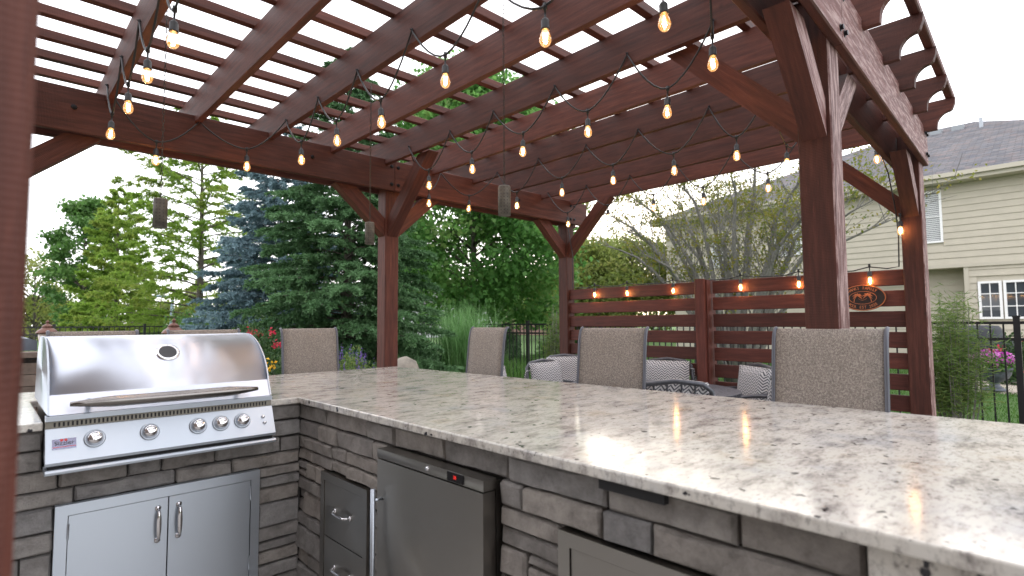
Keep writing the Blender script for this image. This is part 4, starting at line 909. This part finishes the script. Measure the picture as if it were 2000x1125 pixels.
shrub('green_shrub', (3.6, 14.6, 0), 'round leafy green shrub below the blue spruce', .95, 1.6, 6500, 'l_green', .075, 94)
shrub('evergreen_shrub', (13.6, 14.4, 0), 'dark rounded evergreen shrub behind the fence under the maple', .55, 1.15, 6000, 'l_spruce', .06, 95)
shrub('hedge', (15.8, 13.6, 0), 'bright green hedge bush behind the fence near the far corner post', 1.0, .95, 7000, 'l_green', .09, 96)
shrub('pink_bush', (14.6, .75, 0), 'dark bush with red blooms right of the urn by the house', .7, .95, 5000, 'l_shrub', .07, 97, 'red', 26, .06)
# boulder
R2 = np.random.default_rng(99); bo = MB().lathe([(.0, 0), (.26, .0), (.30, .2), (.27, .5), (.19, .70), (.08, .79), (0, .80)], n=16)
bo.V = [(x*(1+.18*math.sin(5*y+3*z)), y*(1+.15*math.cos(6*x+2*z)), z*(1+.08*math.sin(7*x))) for x, y, z in bo.V]
tag(bo.build('boulder', plain('tan_rock', (.20, .18, .15), .9, 0, .35, 7), None, True, Matrix.Translation((4.12, 6.5, 0))), 'rounded tan boulder right of the corner post', 'rock')

# grass blades on the lawn beyond the fence
RNG = np.random.default_rng(101); n = 60000; Pp = np.stack([RNG.uniform(6.7, 17, n), RNG.uniform(-1.5, 15, n), np.full(n, .025)], 1); V, F = leaf_quads(Pp, nrm(RNG.normal(size=(n, 3))*.5+np.array([0, 0, 1])), unit(n), RNG.uniform(.05, .09, n), RNG.uniform(.008, .014, n))
tag(leaf_obj('lawn_grass', V, F, M['l_lawn']), 'short green lawn grass beyond the black fence', 'grass', kind='stuff')

# ------------------------------------------------------------------ things beyond the fence on the right
pv = MB()
for i in range(6):
    for j in range(7): pass
tp = MB().box((12.6, -.6, -.1), (19.9, 2.9, .02)).build('house_patio', M['paver']); tag(tp, kind='structure')
for i in range(9):
    for j in range(5):
        x, y = 12.63+i*.80, -.55+j*.68
        o = MB().box((x, y, .021), (x+.78, y+.66, .034+.003*((i*7+j*3) % 3))).build('paver', M['paver'], tp)
un = thing('urn_planter', (12.75, 1.13, .035), 'dark footed urn planter full of magenta petunias behind the fence', 'planter'); um = Matrix.Translation((12.75, 1.13, .035)); M['urn'] = plain('urn_grey', (.09, .10, .12), .5, .2, .3, 20)
MB().lathe([(0, 0), (.17, 0), (.17, .03), (.12, .05), (.075, .09), (.07, .13), (.10, .16), (.19, .21), (.235, .29), (.245, .36), (.265, .375), (.265, .40), (.235, .40), (.22, .36), (0, .35)], n=28).build('bowl', M['urn'], un, True, um)
R2 = np.random.default_rng(111)
for nm, m_, n, s, z in (('foliage', 'l_lawn', 1600, .05, .46), ('flowers', 'magenta', 520, .05, .54)):
    d = nrm(R2.normal(size=(n, 3))); P_ = d*R2.uniform(.5, 1, (n, 1))*np.array([.33, .33, .20])+np.array([0, 0, z]); V, F = leaf_quads(P_, nrm(R2.normal(size=(n, 3))), d, np.full(n, s), np.full(n, s*.8)); put(nm, mesh(nm, V, F, M[m_], rnd=np.repeat(R2.random(n), 4)), un, um)['kind'] = 'stuff'
cg = thing('covered_grill', (15.5, 1.55, .035), 'grill under a dark fabric cover against the beige house', 'grill'); cv = MB(); N_ = 28
for z, r, ry in ((.0, .36, .62), (.25, .34, .60), (.55, .32, .57), (.80, .31, .55), (.84, .30, .42), (1.0, .26, .36), (1.10, .20, .30), (1.115, .1, .15)):
    cv.V += [(r*math.copysign(abs(math.cos(2*PI*k/N_))**.5, math.cos(2*PI*k/N_))+.018*math.sin(k*2.3+z*4)*(1.1-z), ry*math.copysign(abs(math.sin(2*PI*k/N_))**.5, math.sin(2*PI*k/N_))+.018*math.cos(k*1.9+z*5)*(1.1-z), z) for k in range(N_)]
for k in range(7): cv.F += [(k*N_+j, k*N_+(j+1) % N_, (k+1)*N_+(j+1) % N_, (k+1)*N_+j) for j in range(N_)]
cv.F.append(tuple(range(7*N_, 8*N_))); cv.I = [0]*len(cv.F); cv.build('cover', plain('cover_fabric', (.035, .038, .045), .75, 0, .3, 5), cg, True, Matrix.Translation((15.5, 1.55, .035)))

# far neighbours
def small_house(loc, sx, sy, h, rh, wall, label, rz=0):
    t = thing('far_house', loc, label, 'house', None, rz); mw = Matrix.Translation(loc) @ Matrix.Rotation(rz, 4, 'Z'); MB().box((-sx/2, -sy/2, 0), (sx/2, sy/2, h)).build('wall', wall, t, False, mw)
    MB().prism([(-sx/2-.4, h), (sx/2+.4, h), (0, h+rh)], -sy/2-.4, sy/2+.4, (0, 2, 1)).build('roof', M['shingle'], t, False, mw)
    for yy in (-sy*.3, 0, sy*.3):
        w = MB().box((-sx/2-.05, yy-.6, h*.35), (-sx/2-.005, yy+.6, h*.78)).build('window', M['wtrim'], t, False, mw); MB().box((-sx/2-.07, yy-.5, h*.40), (-sx/2-.051, yy+.5, h*.74)).build('pane', M['pane'], w, False, mw)
small_house((31, 46, 0), 9, 14, 2.9, 2.4, plain('pale_grey_wall', (.50, .51, .53), .7), 'pale grey far house just right of the corner post', math.radians(20))
small_house((44, 40, 0), 9, 14, 3.0, 2.2, plain('pink_brick', (.36, .22, .19), .8, 0, .15, 3), 'pinkish brick far house behind the maple trunk', math.radians(10))

# left side: lanterns, block wall with spa cover, swing frame
M['blockstone'] = plain('wall_block', (.17, .13, .11), .9, 0, .3, 12)
bwll = thing('block_wall', (-.1, 6.75, 0), 'low wall of brown blocks left of the grill', 'wall'); MB().box((-1.2, 6.64, 0), (.40, 7.9, .99)).build('core', M['mortar'], bwll)
for r in range(9):
    u = -1.2+(-.12 if r % 2 else 0)
    while u < .41:
        a, b = max(u, -1.2), min(u+.24, .415)
        if b-a > .03: MB().box((a+.003, 6.60, r*.105+.003), (b-.003, 6.66, r*.105+.102)).build('block', M['blockstone'], bwll)
        u += .24
for u in (-1.2, -.78, -.36, .05): MB().box((u+.003, 6.57, .992), (u+.41, 6.86, 1.04)).build('coping', M['blockstone'], bwll)
spa = MB().prism([(-1.15, 1.045), (.36, 1.045), (.36, 1.135), (.30, 1.16), (-1.15, 1.16)], 6.90, 8.6, (0, 2, 1)).build('spa_cover', plain('cover_vinyl', (.13, .16, .20), .5, 0, .2, 3)); tag(spa, 'blue-grey padded spa cover on the block wall at far left', 'cover')
def path_lantern(loc, label):
    t = thing('post_lantern', loc, label, 'lantern', 'copper-capped post lanterns'); mw = Matrix.Translation(loc); cp_ = plain('copper_cap', (.13, .065, .05), .4, .6); 
    MB().lathe([(0, 0), (.07, 0), (.07, .02), (.028, .04), (.024, .9), (.028, 1.02), (.05, 1.04), (.05, 1.06), (0, 1.06)], n=14).build('post', cp_, t, True, mw)
    MB().lathe([(.0, 1.06), (.035, 1.06), (.055, 1.10), (.064, 1.15), (.066, 1.205), (0, 1.205)], n=18).build('glass', plain('frosted_glass', (.55, .48, .42), .35), t, True, mw)
    cpo = MB().lathe([(.066, 1.205), (.086, 1.205), (.088, 1.213), (.070, 1.236), (.045, 1.255), (.040, 1.262), (.046, 1.266), (.030, 1.285), (.012, 1.295), (.010, 1.303), (.017, 1.311), (.010, 1.323), (0, 1.335)], n=20).build('cap', cp_, t, True, mw)
path_lantern((.425, 6.85, .0), 'copper-capped frosted lantern at the left end of the grill lid'); path_lantern((1.13, 5.25, .0), 'copper-capped lantern whose cap rises behind the middle of the grill lid')
bpy.data.objects['post_lantern'].matrix_basis = Matrix.Translation((.425, 6.85, .0))
sw = thing('swing_set', (2.8, 24, 0), 'pale blue tubular swing frame under the left trees', 'swing set'); swm = plain('blue_tube', (.30, .40, .47), .4)
for dx in (-.1, 2.3): MB().tube([(2.6+dx, 23.6, 0), (2.8+dx, 24, 2.3), (3.0+dx, 24.6, 0)], .05, 8).build('a_frame', swm, sw, True)
MB().tube([(2.65, 24, 2.31), (5.2, 24, 2.36)], .05, 8).build('crossbar', swm, sw, True)
for x in (3.4, 4.3):
    s_ = MB().tube([(x, 24, 2.3), (x, 24, .55)], .012, 5).tube([(x+.42, 24, 2.3), (x+.42, 24, .55)], .012, 5).build('chains', M['chain'], sw); s_['kind'] = 'stuff'; MB().box((x-.03, 23.9, .5), (x+.45, 24.1, .55)).build('seat', M['rubber'], sw)
